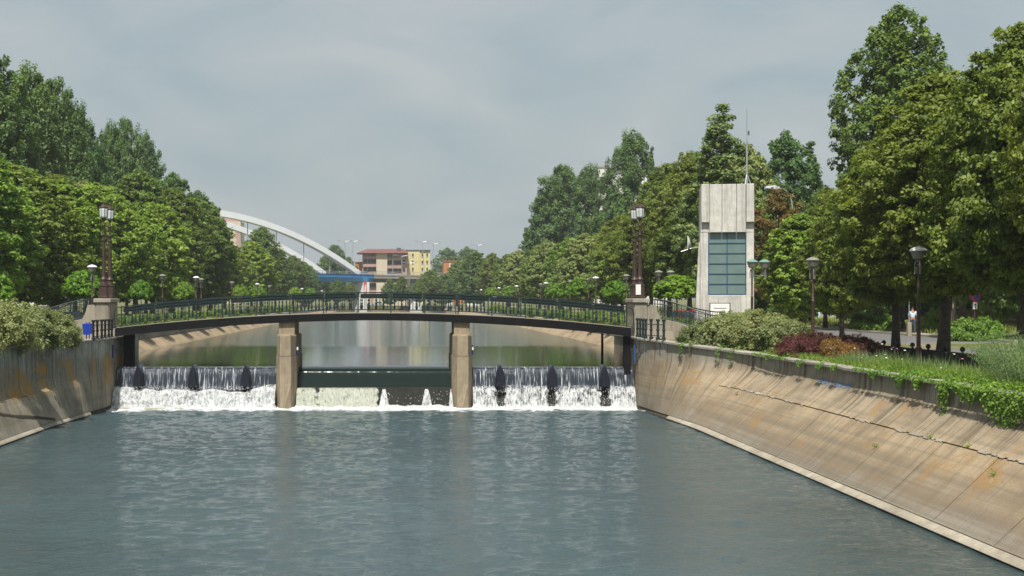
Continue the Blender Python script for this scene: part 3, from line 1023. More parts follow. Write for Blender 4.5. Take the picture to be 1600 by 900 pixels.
# steel guide posts at the abutments and the flat plank ledge at the left foot
for x, y, w in ((12.28, 67.95, 0.17), (11.5, 71.2, 0.06), (-14.35, 69.0, 0.26)):
    mb = MB(); mb.box(x - w, x + w, y - w, y + w, 1.4, 4.2); mb.build('guide_post', 'girder_dark', wt_, world=True)
mb = MB(); mb.bevbox(-14.6, -10.6, 66.1, 66.5, -0.3, 0.03, 0.01); mb.build('ledge', 'edge_concrete', wt_, world=True)

def sheet(name, mat, x0, x1, prof, nx, lump, seed, lab, top_fn=None, nv=28, gaps=()):
    """falling water: a sheet along a y-z profile, lumped by noise"""
    pr = np.array(prof)
    d = np.r_[0, np.cumsum(np.hypot(*np.diff(pr, axis=0).T))]
    d /= d[-1]
    vv = np.linspace(0, 1, nv)
    xs = np.linspace(x0, x1, nx)
    X, V = np.meshgrid(xs, vv)
    Yp, Zp = np.interp(V, d, pr[:, 0]), np.interp(V, d, pr[:, 1])
    n = npnoise(X * 2.1, V * 3.0, seed) * 0.6 + npnoise(X * 6.3, V * 9, seed + 1) * 0.3 + npnoise(X * 15, V * 18, seed + 2) * 0.18
    Yp = Yp - lump * (n - 0.35) * np.clip(V * 5, 0, 1)
    if top_fn is not None:
        Zp = Zp + top_fn(X) * (1 - V) ** 1.5
    mb = MB()
    vs = np.stack([X, Yp, Zp], -1).reshape(-1, 3)
    fs = [(j * nx + i, (j + 1) * nx + i, (j + 1) * nx + i + 1, j * nx + i + 1) for j in range(nv - 1) for i in range(nx - 1)]
    mb.add(vs, fs)
    o = mb.build(name, mat, smooth='all')
    if gaps:
        g = np.min([np.abs(X - q) - w for q, w in gaps], axis=0) + 0.30 * (npnoise(X * 4, V * 7, seed) - 0.5)
        at = o.data.attributes.new('fade', 'FLOAT', 'POINT')
        at.data.foreach_set('value', np.clip(0.5 - g / 0.3, 0, 1).astype(np.float32).ravel())
    return tag(o, lab, 'water', kind='structure')
CURT = [(69.0, ZU + 0.004), (68.3, ZU + 0.004), (68.05, ZU - 0.01), (67.93, ZU - 0.08), (67.80, ZU - 0.35), (67.62, 1.15), (67.5, 0.9)]
FOAM = [(67.5, 1.12), (67.28, 1.08), (67.1, 0.75), (66.95, 0.35), (66.75, -0.05)]
for k, (x0, x1) in enumerate(SPANS):
    sd = ('left', 'right')[k]
    sheet('water_curtain', 'water_curtain', x0 + 0.02, x1 - 0.02, CURT, 160, 0.03, 11 + k, f'dark threaded sheet of water over the {sd} flap gates')
    top = (lambda X: 0.75 * (npnoise(X * 0.62, X * 0, 5) - 0.55) + 0.15 * (npnoise(X * 2.4, X * 0, 6) - 0.5)) if k == 0 else (lambda X: 0.10 * (npnoise(X * 2.4, X * 0, 9) - 0.4))
    sheet('white_water', 'foam_white' if k == 0 else 'foam_thin', x0 + 0.02, x1 - 0.02, FOAM, 240, 0.34 if k == 0 else 0.16, 31 + k, f'white water tumbling down the {sd} part of the weir', top, gaps=[((p_ - CX) / F * 67.3, 0.12 if k else -0.05) for p_ in (218, 303, 385, 781, 862, 943)])
    if k == 0:
        sheet('white_water', 'foam_thin', x0 + 0.02, x1 - 0.02, [(y - 0.12, z - 0.03) for y, z in FOAM], 240, 0.4, 51, 'loose outer spray in front of the left white water', top)
CC = [(69.6, ZU + 0.003), (69.2, ZU - 0.012), (68.85, ZU - 0.055), (68.62, ZU - 0.13), (68.5, ZU - 0.24), (68.43, ZU - 0.4), (68.34, 1.3), (68.22, 0.9)]
sheet('water_sheet', 'water_sheet', PL + 0.54, PR - 0.54, CC, 120, 0.02, 71, 'smooth dark green sheet of water over the centre gate')
xm = (592 - CX) / F * 67.2
F2 = [(67.75, 1.0), (67.5, 0.98), (67.25, 0.7), (67.0, 0.3), (66.8, -0.05)]
sheet('white_water', 'foam_green', PL + 0.54, xm, F2, 150, 0.2, 81, 'greenish white foam below the left half of the centre gate', gaps=[(xm + 0.3, 0.35), (-4.1, 0.0)])
def jet(px, w, seed, lab):
    x = (px - CX) / F * 67
    mb = MB()
    nv, nx = 20, 18
    vs = []
    for j in range(nv):
        v = j / (nv - 1)
        for i in range(nx):
            u_ = i / (nx - 1) * 2 - 1
            ww = w * (0.25 + 0.75 * v)
            vs.append((x + u_ * ww, lerp(67.5, 66.85, v ** 0.8) - 0.12 * (1 - u_ * u_) * npnoise([u_ * 4 + 9], [v * 9], seed)[0], lerp(0.95, -0.05, v ** 1.2)))
    mb.add(vs, [(j * nx + i, (j + 1) * nx + i, (j + 1) * nx + i + 1, j * nx + i + 1) for j in range(nv - 1) for i in range(nx - 1)])
    tag(mb.build('water_jet', 'foam_white', smooth='all'), lab, 'water', kind='structure')
jet(600, 0.28, 3, 'narrow white jet at the edge of the greenish foam')
jet(667, 0.30, 4, 'white triangular jet on the dark right half of the centre gate')
jet(705, 0.12, 6, 'thin white trickle beside the right pier')
# flying drops and the boil at the foot of the falls
def drops(n, fn, seed, lab, lo=0.004, hi=0.013):
    r = np.random.default_rng(seed)
    tv = np.array([(1, 1, 1), (-1, -1, 1), (-1, 1, -1), (1, -1, -1)], float)
    tf = [(0, 1, 2), (0, 3, 1), (0, 2, 3), (1, 3, 2)]
    mb = MB()
    for _ in range(n):
        p = np.array(fn(r))
        a = r.random(3) * 6
        ca, sa = math.cos(a[0]), math.sin(a[0])
        rot = np.array([[ca, -sa, 0], [sa, ca, 0], [0, 0, 1]])
        s_ = r.uniform(lo, hi) * np.array([1, 1, r.uniform(0.8, 2.0)])
        mb.add((tv @ rot) * s_ + p, tf)
    tag(mb.build('spray_drops', 'spray_white'), lab, 'spray', kind='stuff')
drops(2600, lambda r: (r.uniform(-14.6, PL - 0.6), r.uniform(66.45, 66.9), 1.15 * r.random() ** 1.6), 1, 'white drops flying off the left part of the weir')
drops(1100, lambda r: (r.uniform(PR + 0.7, 12.4), r.uniform(66.6, 67.0), 1.1 * r.random() ** 1.5), 2, 'white drops flying off the right part of the weir')
drops(150, lambda r: (r.uniform(PL + 0.6, PR - 0.6), r.uniform(66.6, 67.2), 0.9 * r.random() ** 1.3), 3, 'white drops below the centre gate', 0.005, 0.016)
def boil(x0, x1, seed, lab, amp):
    mb = MB()
    nx, ny = int((x1 - x0) * 14), 16
    xs, ys = np.meshgrid(np.linspace(x0, x1, nx), np.linspace(66.15, 66.98, ny))
    e = (ys - 66.15) / 0.83
    z = -0.09 + e ** 1.4 * 0.16 + amp * e * (npnoise(xs * 3, ys * 6, seed) * 0.6 + npnoise(xs * 9, ys * 12, seed + 1) * 0.4)
    mb.add(np.stack([xs, ys, z], -1).reshape(-1, 3), [(j * nx + i, j * nx + i + 1, (j + 1) * nx + i + 1, (j + 1) * nx + i) for j in range(ny - 1) for i in range(nx - 1)])
    tag(mb.build('foam_boil', 'foam_thin', smooth='all'), lab, 'foam', kind='stuff')
boil(-14.3, PL - 0.5, 61, 'foam boiling at the foot of the left falls', 0.14)
boil(PL + 0.5, PR - 0.5, 63, 'foam boiling at the foot of the centre gate', 0.14)
boil(PR + 0.5, 12.4, 65, 'foam line at the foot of the right falls', 0.06)

# ------------------------------------------------------------------ footbridge
BX, BK, BT = -1.14, 0.0042, 4.97
XL, XR = -14.75, 12.42
YN, YF = 67.6, 70.5
def dz(x):
    return BT - BK * (x - BX) ** 2
br = thing('footbridge', 'slim arched footbridge with dark green iron railings across the weir', 'bridge', (BX, 69, 3.6))
xs = np.linspace(XL, XR, 41)
mb = MB()
mb.loft([[(x, YN + 0.03, dz(x)), (x, YF - 0.03, dz(x)), (x, YF - 0.03, dz(x) - 0.11), (x, YN + 0.03, dz(x) - 0.11)] for x in xs])
mb.build('deck', 'deck_concrete', br, world=True)
for y0, y1 in ((YN - 0.12, YN + 0.028), (YF - 0.028, YF + 0.12)):
    mb = MB()
    mb.loft([[(x, y0, dz(x) - 0.03), (x, y1, dz(x) - 0.03), (x, y1, dz(x) - 0.40 - 0.006 * abs(x - BX)), (x, y0, dz(x) - 0.40 - 0.006 * abs(x - BX))] for x in xs])
    mb.build('girder', 'girder_dark', br, world=True)
mb = MB()
mb.loft([[(x, YN + 0.3, dz(x) - 0.114), (x, YF - 0.3, dz(x) - 0.114), (x, YF - 0.3, dz(x) - 0.2), (x, YN + 0.3, dz(x) - 0.2)] for x in xs])
mb.build('soffit', 'girder_dark', br, world=True)
mb = MB()
mb.tube([(x, YN + 0.25, dz(x) - 0.32) for x in xs], 0.06, 6)
mb.build('service_pipe', 'girder_dark', br, world=True, smooth=True)

# shared pieces of the railing
mb = MB(); mb.box(-0.011, 0.011, -0.011, 0.011, 0, 0.80); me_bar = mb.mesh('baluster')
mb = MB()
mb.lathe([(0.012, 0), (0.03, 0.02), (0.058, 0.10), (0.062, 0.20), (0.03, 0.27), (0.05, 0.31), (0.034, 0.36), (0.016, 0.42), (0.045, 0.52), (0.012, 0.60), (0.012, 0.80)], 6)
me_vase = mb.mesh('baluster')
mb = MB(); mb.box(-0.028, 0.028, -0.028, 0.028, -0.02, 1.08); mb.box(-0.04, 0.04, -0.04, 0.04, -0.02, 0.03); me_post = mb.mesh('post')
for me in (me_bar, me_vase, me_post):
    me.materials.append(MATS['rail_green'])
def railing(y, lab):
    rl = bpy.data.objects.new('railing', None)
    COL.objects.link(rl)
    rl.parent = br
    rl.location = (0, y - 69, 0)
    rl['label'] = lab
    x0, x1 = XL + 0.25, XR - 0.2
    def put(me, name, x, h):
        o = link(name, me, None, rl)
        o.location = (x - BX, 0, dz(x) + h - 3.6)
    def rail(name, h, w, hh):
        mb = MB()
        q = np.linspace(x0, x1, 41)
        mb.loft([[(x - BX, -w, dz(x) + h - 3.6), (x - BX, w, dz(x) + h - 3.6), (x - BX, w, dz(x) + h + hh - 3.6), (x - BX, -w, dz(x) + h + hh - 3.6)] for x in q])
        mb.build(name, 'rail_green', rl)
    rail('top_rail', 1.04, 0.035, 0.05)
    rail('mid_rail', 0.86, 0.012, 0.025)
    rail('bottom_rail', 0.13, 0.02, 0.035)
    n = 15
    px_ = np.linspace(x0, x1, n + 1)
    for x in px_:
        put(me_post, 'post', x, 0)
    for a, b in zip(px_[:-1], px_[1:]):
        m_ = 9
        for i in range(1, m_):
            x = lerp(a, b, i / m_)
            put(me_vase if i % 2 else me_bar, 'baluster', x, 0.15)
    for k, (a, b) in enumerate(zip(px_[:-1], px_[1:])):   # planting troughs hung under the handrail
        if k % 4 == 3 and y < 69:
            continue
        mb = MB()
        q = [lerp(a + 0.10, b - 0.14, s_ / 3) for s_ in range(4)]
        mb.loft([[(x - BX, 0.03, dz(x) + 0.76 - 3.6), (x - BX, 0.20, dz(x) + 0.76 - 3.6), (x - BX, 0.24, dz(x) + 1.01 - 3.6), (x - BX, 0.03, dz(x) + 1.01 - 3.6)] for x in q])
        mb.build('trough', 'rail_green', rl)
    for s_, xe in ((-1, x0), (1, x1)):                    # rounded end loop
        mb = MB()
        zb = dz(xe) - 3.6
        pts = [(xe - BX, 0, zb + 1.06), (xe - BX + s_ * 0.18, 0, zb + 1.03), (xe - BX + s_ * 0.32, 0, zb + 0.9), (xe - BX + s_ * 0.38, 0, zb + 0.72), (xe - BX + s_ * 0.38, 0, zb + 0.2), (xe - BX + s_ * 0.3, 0, zb + 0.06), (xe - BX + s_ * 0.15, 0, zb + 0.04)]
        mb.tube(pts, 0.03, 6)
        mb.build('end_loop', 'rail_green', rl, smooth=True)
railing(YN + 0.1, 'railing on the near side')
railing(YF - 0.1, 'railing on the far side')
# ------------------------------------------------------------------ foliage meshes
def leaf_mesh(name, pos, nrm, length, width, rnd, clump, mat, r):
    """one kite-shaped face per leaf"""
    n = len(pos)
    nrm = nrm / (np.linalg.norm(nrm, axis=1, keepdims=True) + 1e-9)
    q = r.normal(size=(n, 3))
    tg = np.cross(nrm, q)
    tg /= np.linalg.norm(tg, axis=1, keepdims=True) + 1e-9
    bt = np.cross(nrm, tg)
    L, W = length[:, None] * 0.5, width[:, None] * 0.5
    v = np.stack([pos - tg * L, pos + bt * W - tg * L * 0.15, pos + tg * L, pos - bt * W - tg * L * 0.15], 1).reshape(-1, 3)
    me = bpy.data.meshes.new(name)
    me.vertices.add(4 * n)
    me.vertices.foreach_set('co', v.astype(np.float32).ravel())
    me.loops.add(4 * n)
    me.loops.foreach_set('vertex_index', np.arange(4 * n, dtype=np.int32))
    me.polygons.add(n)
    me.polygons.foreach_set('loop_start', np.arange(0, 4 * n, 4, dtype=np.int32))
    for an, val in (('rnd', rnd), ('clump', clump)):
        a = me.attributes.new(an, 'FLOAT', 'FACE')
        a.data.foreach_set('value', val.astype(np.float32))
    me.materials.append(MATS[mat])
    me.update(calc_edges=True)
    return me

SHAPES = {
    'broad': lambda h: np.sin(np.pi * np.clip(h, 0, 1) ** 0.72) ** 0.55,
    'poplar': lambda h: np.sin(np.pi * np.clip(h, 0, 1) ** 0.80) ** 0.62,
    'tallround': lambda h: np.sin(np.pi * np.clip(h, 0, 1) ** 0.92) ** 0.42,
    'cone': lambda h: np.clip(1.02 - h, 0, 1) ** 0.75 * np.clip(h * 7, 0, 1) ** 0.5,
    'dome': lambda h: np.sqrt(np.clip(1 - h ** 2.2, 0, 1)) * np.clip(0.84 + h * 2.2, 0, 1),
}
def crown_points(seed, z0, z1, rad, shape, ncl, lumps=0.28, inner=0.30, spiky=0.06, rc=(0.13, 0.22)):
    r = np.random.default_rng(seed)
    ph = r.random(8) * 6.28
    fn = SHAPES[shape]
    h = r.random(ncl * 6)
    h = h[r.random(len(h)) < (fn(h) + 0.05)][:ncl]
    n = len(h)
    a = r.random(n) * 2 * np.pi
    lump = 1 + lumps * (np.sin(2 * a + ph[0] + 5 * h) * 0.4 + np.sin(3 * a + ph[1] - 7 * h) * 0.35 + np.sin(5 * a + ph[2] + 11 * h) * 0.25 + r.normal(size=n) * 0.22)
    lump = np.clip(lump, 0.62, 1.20)
    f = np.where(r.random(n) < inner, r.uniform(0.1, 0.65, n), r.uniform(0.72, 1.0, n))
    rr = rad * fn(h) * lump * f
    sp = r.random(n) < spiky
    rr = np.where(sp, rr * 1.05, rr)
    zz = z0 + (z1 - z0) * h + np.where(sp, rad * 0.06, 0)
    c = np.stack([rr * np.cos(a), rr * np.sin(a), zz], 1)
    cr_ = rad * r.uniform(rc[0], rc[1], n) * np.where(sp, 0.55, 1.0)
    return c, cr_, r

def crown_mesh(name, seed, z0, z1, rad, shape, ncl, per, leaf, mat, up=0.55, flat=0.62, **kw):
    c, cr_, r = crown_points(seed, z0, z1, rad, shape, ncl, **kw)
    n = len(c)
    k = np.repeat(np.arange(n), per)
    N = len(k)
    d = r.normal(size=(N, 3))
    d /= np.linalg.norm(d, axis=1, keepdims=True)
    u = r.random(N) ** 0.45
    off = d * u[:, None] * cr_[k][:, None]
    off[:, 2] *= flat
    pos = c[k] + off
    axis = np.array([0, 0, lerp(z0, z1, 0.45)])
    o2 = c[k] - axis
    o2 /= np.linalg.norm(o2, axis=1, keepdims=True) + 1e-6
    nrm = d * 0.55 + o2 * 0.35 + np.array([0, 0, up]) + r.normal(size=(N, 3)) * 0.42
    ln = leaf * np.clip(np.exp(r.normal(0, 0.30, N)), 0.45, 1.8)
    return leaf_mesh(name, pos, nrm, ln, ln * r.uniform(0.5, 0.72, N), r.random(N), np.clip(r.normal(0.5, 0.24, n), 0, 1)[k], mat, r), c

def trunk_mesh(name, seed, h0, z1, tr, limbs, mat, lean=0.0):
    """tapered trunk that forks into limbs running into the crown"""
    r = np.random.default_rng(seed)
    mb = MB()
    top = z1
    nseg = 7
    path, rad = [], []
    wob = r.normal(size=2) * 0.06
    for i in range(nseg + 1):
        f = i / nseg
        path.append((wob[0] * math.sin(f * 3) * top * 0.15 + lean * f * top, wob[1] * math.sin(f * 2.3 + 1) * top * 0.15, f * top * 0.9 - 0.05))
        rad.append(tr * (1.35 if i == 0 else 1.0) * (1 - 0.86 * f) + 0.012)
    mb.tube(path, rad, 9)
    for c in limbs:
        f = r.uniform(0.28, 0.75)
        zz = max(h0 * 0.9, min(c[2] - 0.5, f * top * 0.9))
        fi = min(0.97, (zz + 0.05) / (top * 0.9))
        i0 = min(nseg - 1, int(fi * nseg))
        g = fi * nseg - i0
        b = Vector(path[i0]).lerp(Vector(path[i0 + 1]), g)
        rr = lerp(rad[i0], rad[i0 + 1], g) * 0.55
        e = Vector(c)
        m_ = b.lerp(e, 0.5) + Vector((0, 0, 0.10 * (e - b).length))
        mb.tube([b, m_, e], [rr, rr * 0.6, 0.012], 5, caps=False)
    me = mb.mesh(name, smooth='all')
    me.materials.append(MATS[mat])
    return me

TREES = {}
def tree_kind(key, seed, Ht, clear, rad, shape, ncl, per, leaf, mat, bark='bark', tr=0.2, nl=26, **kw):
    cm, c = crown_mesh('crown', seed, clear, Ht, rad, shape, ncl, per, leaf, mat, **kw)
    idx = np.argsort(-np.hypot(c[:, 0], c[:, 1]) + np.random.default_rng(seed).random(len(c)) * rad)[:nl]
    tm = trunk_mesh('trunk', seed + 1, clear, Ht, tr, [c[i] for i in idx], bark)
    TREES[key] = (cm, tm, Ht, rad)
tree_kind('linden_a', 1, 12.0, 2.9, 3.9, 'broad', 1300, 80, 0.165, 'leaf_linden', tr=0.24, lumps=0.46, rc=(0.06, 0.15), inner=0.36)
tree_kind('linden_b', 2, 12.5, 3.0, 3.6, 'broad', 1250, 80, 0.165, 'leaf_linden', tr=0.24, lumps=0.46, rc=(0.06, 0.15), inner=0.36)
tree_kind('bright_a', 3, 12.0, 2.2, 3.9, 'broad', 1000, 56, 0.24, 'leaf_bright', tr=0.22, lumps=0.46, rc=(0.06, 0.15), inner=0.36)
tree_kind('bright_b', 4, 12.0, 2.0, 3.6, 'broad', 950, 56, 0.25, 'leaf_bright', tr=0.22, lumps=0.46, rc=(0.06, 0.15), inner=0.36)
tree_kind('mid_a', 5, 13.0, 2.4, 4.0, 'broad', 1000, 52, 0.25, 'leaf_mid', tr=0.24, lumps=0.46, rc=(0.06, 0.15), inner=0.36)
tree_kind('pale_a', 6, 12.0, 2.2, 4.0, 'broad', 950, 54, 0.27, 'leaf_pale', tr=0.22, lumps=0.46, rc=(0.06, 0.15), inner=0.36)
tree_kind('tall_a', 7, 19.0, 4.0, 4.2, 'poplar', 1300, 60, 0.24, 'leaf_mid', tr=0.3, spiky=0.12, flat=0.9, lumps=0.46, rc=(0.06, 0.15), inner=0.36)
tree_kind('poplar_a', 8, 26.0, 4.0, 5.2, 'tallround', 620, 110, 0.34, 'leaf_dark', tr=0.38, lumps=0.42, spiky=0.10, rc=(0.10, 0.20), flat=1.15)
tree_kind('poplar_b', 9, 26.0, 3.0, 6.2, 'tallround', 640, 110, 0.36, 'leaf_dark', tr=0.38, lumps=0.48, spiky=0.10, rc=(0.09, 0.19), flat=1.1)
tree_kind('spire_a', 10, 20.0, 2.0, 2.4, 'cone', 300, 110, 0.30, 'leaf_dark', tr=0.25, lumps=0.2, rc=(0.14, 0.26))
tree_kind('brown_a', 11, 10.0, 2.0, 3.0, 'broad', 260, 70, 0.20, 'leaf_brown', tr=0.2, lumps=0.3, inner=0.4)
tree_kind('dark_a', 12, 13.0, 1.0, 4.6, 'broad', 900, 56, 0.28, 'leaf_dark', tr=0.25, lumps=0.46, rc=(0.06, 0.15), inner=0.36)
tree_kind('fir_a', 13, 19.0, 2.5, 4.6, 'cone', 380, 120, 0.26, 'leaf_pale', tr=0.25, lumps=0.55, spiky=0.25, rc=(0.09, 0.18))
tree_kind('globe_a', 14, 3.05, 2.02, 1.25, 'dome', 150, 70, 0.17, 'leaf_globe', bark='bark_pale', tr=0.07, nl=10, up=0.75, rc=(0.16, 0.25), lumps=0.05, spiky=0.0, inner=0.15)
tree_kind('globe_b', 15, 3.05, 1.95, 1.25, 'dome', 140, 70, 0.18, 'leaf_globe', bark='bark_pale', tr=0.07, nl=10, up=0.75, rc=(0.16, 0.27), lumps=0.09, spiky=0.03, inner=0.15)

def gz(x, Y):
    if x > 0:
        return 3.2 if Y < 66 else 3.42
    return 3.5 if Y < 66 else 3.42
def tree(key, name, x, Y, ztop, width, label, cat='tree', group=None, base=None, rz=None):
    cm, tm, Ht, rad = TREES[key]
    b = gz(x, Y) if base is None else base
    e = thing(name, label, cat, (x, Y, b), random.uniform(0, 6.28) if rz is None else rz, group)
    sx = width / (2 * rad)
    e.scale = (sx, sx, (ztop - b) / Ht)
    link('trunk', tm, None, e)
    link('crown', cm, None, e)
    return e
def ptree(key, name, px, Y, ytop, wpx, label, group=None, **kw):
    """crown centred on photo column px at distance Y, its top at photo row ytop"""
    x = (px - CX) / F * Y
    return tree(key, name, x, Y, H + (CY - ytop) / F * Y, wpx / F * Y, label, group=group, **kw)

# ---- left bank, front row of broadleaf trees
LF = [
    (74, 'bright_a', 232, 230, 'leafy tree cut by the left edge of the picture, in the front row'),
    (83, 'mid_a', 262, 215, 'yellowish tree of the front left row above the pale shrub'),
    (92, 'bright_b', 283, 175, 'bright green tree of the front left row behind the large globe tree'),
    (102, 'bright_a', 288, 160, 'bright green tree of the front left row just left of the twin bridge lamps'),
    (113, 'bright_b', 305, 140, 'fresh green tree of the front left row right behind the twin bridge lamps'),
    (126, 'bright_a', 318, 130, 'green tree of the front left row above the second globe tree from the left'),
    (139, 'linden_a', 296, 130, 'olive tree of the left bank rising behind the third globe tree'),
    (154, 'mid_a', 312, 115, 'dull green tree of the left bank before the poplars give way to sky'),
    (170, 'linden_b', 345, 95, 'olive tree of the left bank whose top meets the white arch'),
    (190, 'mid_a', 378, 80, 'rounded green tree of the left bank standing under the start of the arch'),
    (214, 'bright_b', 378, 74, 'green tree of the left bank below the gap between the two arch ribs'),
    (238, 'mid_a', 356, 68, 'taller fresh green tree of the left bank hiding part of the lower arch rib'),
    (268, 'mid_a', 388, 56, 'green tree of the left bank next to the taller one before the arch'),
    (300, 'linden_a', 400, 50, 'small-looking olive tree of the left bank near the blue bridge deck'),
    (338, 'mid_a', 410, 44, 'far green tree of the left bank, last but one before the blue deck'),
    (370, 'mid_a', 416, 40, 'farthest tree of the left bank row, touching the blue deck'),
]
for Y, k, yt, w, lab in LF:
    x = -27.2 + rng.uniform(-0.8, 0.8)
    Y *= 1.11
    tree(k, 'broadleaf_tree', x, Y, H + (CY - yt) / F * Y, w / F * Y, lab, group='front row of trees on the left bank')
# fill between them, farther from the water
for Y, px, k, yt, w, lab in [
    (112, 15, 'mid_a', 258, 210, 'dim tree behind the front left row at the left edge'),
    (130, 88, 'linden_a', 275, 170, 'olive tree behind the front row, between shrub and bridge lamps'),
    (130, 135, 'pale_a', 284, 90, 'tree with whitish blossom just left of the twin bridge lamp heads'),
    (150, 215, 'mid_a', 268, 140, 'shaded tree below the second poplar clump'),
    (175, 268, 'dark_a', 272, 110, 'dark tree stepping down from the poplars, left of the skyline dip'),
    (196, 308, 'dark_a', 300, 90, 'dark tree on the skyline where the left trees step down'),
    (225, 330, 'dark_a', 318, 60, 'last dark tree on the left skyline beside the arch'),
]:
    ptree(k, 'broadleaf_tree', px, Y, yt, w, lab, group='second row of trees on the left bank')
for Y, px, k, yt, w, lab in [
    (128, -8, 'poplar_b', 92, 150, 'tall dark poplar at the upper left edge of the picture'),
    (138, 42, 'poplar_a', 108, 120, 'highest full poplar of the left clump'),
    (146, 82, 'poplar_b', 128, 105, 'broad poplar right of the highest left one'),
    (156, 118, 'poplar_a', 165, 85, 'poplar on the falling right shoulder of the left clump'),
    (150, 60, 'poplar_b', 150, 150, 'poplar filling the middle of the left clump'),
    (182, 172, 'poplar_a', 196, 68, 'left one of the second, smaller poplar clump'),
    (188, 198, 'poplar_b', 190, 72, 'middle and highest one of the second poplar clump'),
    (196, 228, 'poplar_a', 212, 62, 'right one of the second poplar clump, pointed top'),
    (176, 140, 'poplar_b', 232, 90, 'lower poplar in the dip between the two poplar clumps'),
]:
    ptree(k, 'poplar', px, Y, yt, w, lab, group='poplars behind the left bank')

# ---- right bank, near row beside the road
for Y, k, yt, w, lab in [
    (37.5, 'linden_b', -40, 300, 'linden at the near end of the right row, out past the picture edge'),
    (43.4, 'linden_a', 42, 285, 'yellow-green linden cut by the right edge of the picture'),
    (49.8, 'linden_b', 118, 275, 'yellow-green linden with a pointed top, right of the single silver-topped lamp'),
    (54.6, 'linden_a', 200, 205, 'yellow-green linden behind the silver-topped lamp post'),
    (63.5, 'linden_b', 300, 120, 'lower yellow-green linden left of the silver-topped lamp post'),
]:
    x = {49.8: 21.1, 63.5: 22.3}.get(Y, 21.3)
    tree(k, 'linden_tree', x, Y, H + (CY - yt) / F * Y, w / F * Y, lab, group='lindens along the road on the right bank')
for px, Y, k, yt, w, lab in [
    (1404, 93, 'tall_a', 14, 185, 'tallest tree of the right bank, rising high over the lindens'),
    (1592, 72, 'dark_a', 60, 220, 'tall dark tree behind the lindens at the right edge'),
    (1500, 84, 'mid_a', 130, 190, 'shaded tree filling the gap behind the pointed linden'),
    (1335, 92, 'dark_a', 262, 120, 'dark tree at the left foot of the tallest right tree'),
    (1250, 76, 'bright_b', 335, 120, 'fresh green tree with a low crown right of the concrete tower'),
    (1290, 98, 'linden_a', 296, 96, 'yellowish tree between the tower and the tallest right tree'),
    (1216, 86, 'brown_a', 296, 110, 'dying tree with brown leaves right beside the concrete tower'),
    (1230, 118, 'dark_a', 208, 120, 'dark rounded tree on the skyline right of the antenna'),
    (1265, 124, 'spire_a', 222, 60, 'thin pointed tree on the skyline right of the antenna'),
    (1128, 101, 'fir_a', 168, 165, 'loose pointed tree rising behind the concrete tower'),
    (1165, 108, 'pale_a', 228, 110, 'pale tree behind the antenna mast'),
    (1082, 112, 'linden_b', 238, 120, 'yellow-green tree left of the concrete tower top'),
    (1045, 120, 'linden_a', 258, 120, 'yellow-green tree rising between tower and right bridge lamps'),
    (1075, 106, 'linden_b', 318, 110, 'yellowish tree directly left of the tower, behind the globe tree'),
    (1012, 122, 'linden_b', 322, 125, 'yellow-green tree behind the right bridge lamps'),
    (972, 138, 'linden_a', 338, 95, 'olive tree just left of the right bridge lamps'),
    (1180, 100, 'dark_a', 330, 120, 'dark tree filling the space behind the tower'),
    (1330, 110, 'dark_a', 330, 170, 'dark tree in the shade behind the low lindens'),
    (1440, 104, 'dark_a', 330, 200, 'dark tree behind the walking person'),
    (1545, 104, 'dark_a', 300, 200, 'dark tree above the low brown wall'),
    (1640, 100, 'dark_a', 250, 200, 'dark tree at the far right behind the low brown wall'),
]:
    ptree(k, 'broadleaf_tree', px, Y, yt, w, lab, group='trees behind the right bank')
for px, Y, k, yt, w, lab in [
    (988, 218, 'poplar_a', 208, 84, 'tall dark poplar of the right skyline beside the white block'),
    (1018, 214, 'spire_a', 230, 26, 'narrow dark spire hugging the tall right poplar'),
    (876, 262, 'poplar_b', 262, 100, 'broad dark poplar of the right skyline nearest the open sky'),
    (922, 256, 'poplar_a', 260, 66, 'dark poplar with a thin top left of the white block'),
    (965, 230, 'dark_a', 305, 90, 'dark tree under the white block'),
    (845, 262, 'dark_a', 330, 70, 'dark tree at the left foot of the broad right poplar'),
]:
    ptree(k, 'poplar', px, Y, yt, w, lab, group='poplars behind the right bank')
RF = [
    (132, 'mid_a', 352, 100, 'green tree of the right row beyond the footbridge, nearest the bridge lamps'),
    (146, 'pale_a', 364, 92, 'pale flowering tree of the right row above the third globe tree'),
    (162, 'pale_a', 366, 86, 'pale flowering tree of the right row under the broad poplar'),
    (179, 'bright_b', 372, 78, 'fresh green tree of the right row under the left half of the broad poplar'),
    (198, 'pale_a', 378, 72, 'pale tree of the right row in front of the poplar foot'),
    (220, 'mid_a', 384, 66, 'green tree of the right row just left of the poplars'),
    (246, 'pale_a', 392, 60, 'pale tree of the right row where the row starts to shrink'),
    (276, 'mid_a', 398, 54, 'small-looking green tree of the right row, third from its far end'),
    (312, 'linden_a', 396, 48, 'small-looking olive tree of the right row, second from its far end'),
    (352, 'mid_a', 404, 44, 'farthest tree of the right row'),
]
for Y, k, yt, w, lab in RF:
    x = 24.2 + rng.uniform(-0.7, 0.7)
    tree(k, 'broadleaf_tree', x, Y, H + (CY - yt) / F * Y, w / F * Y, lab, group='row of trees on the right bank beyond the footbridge')
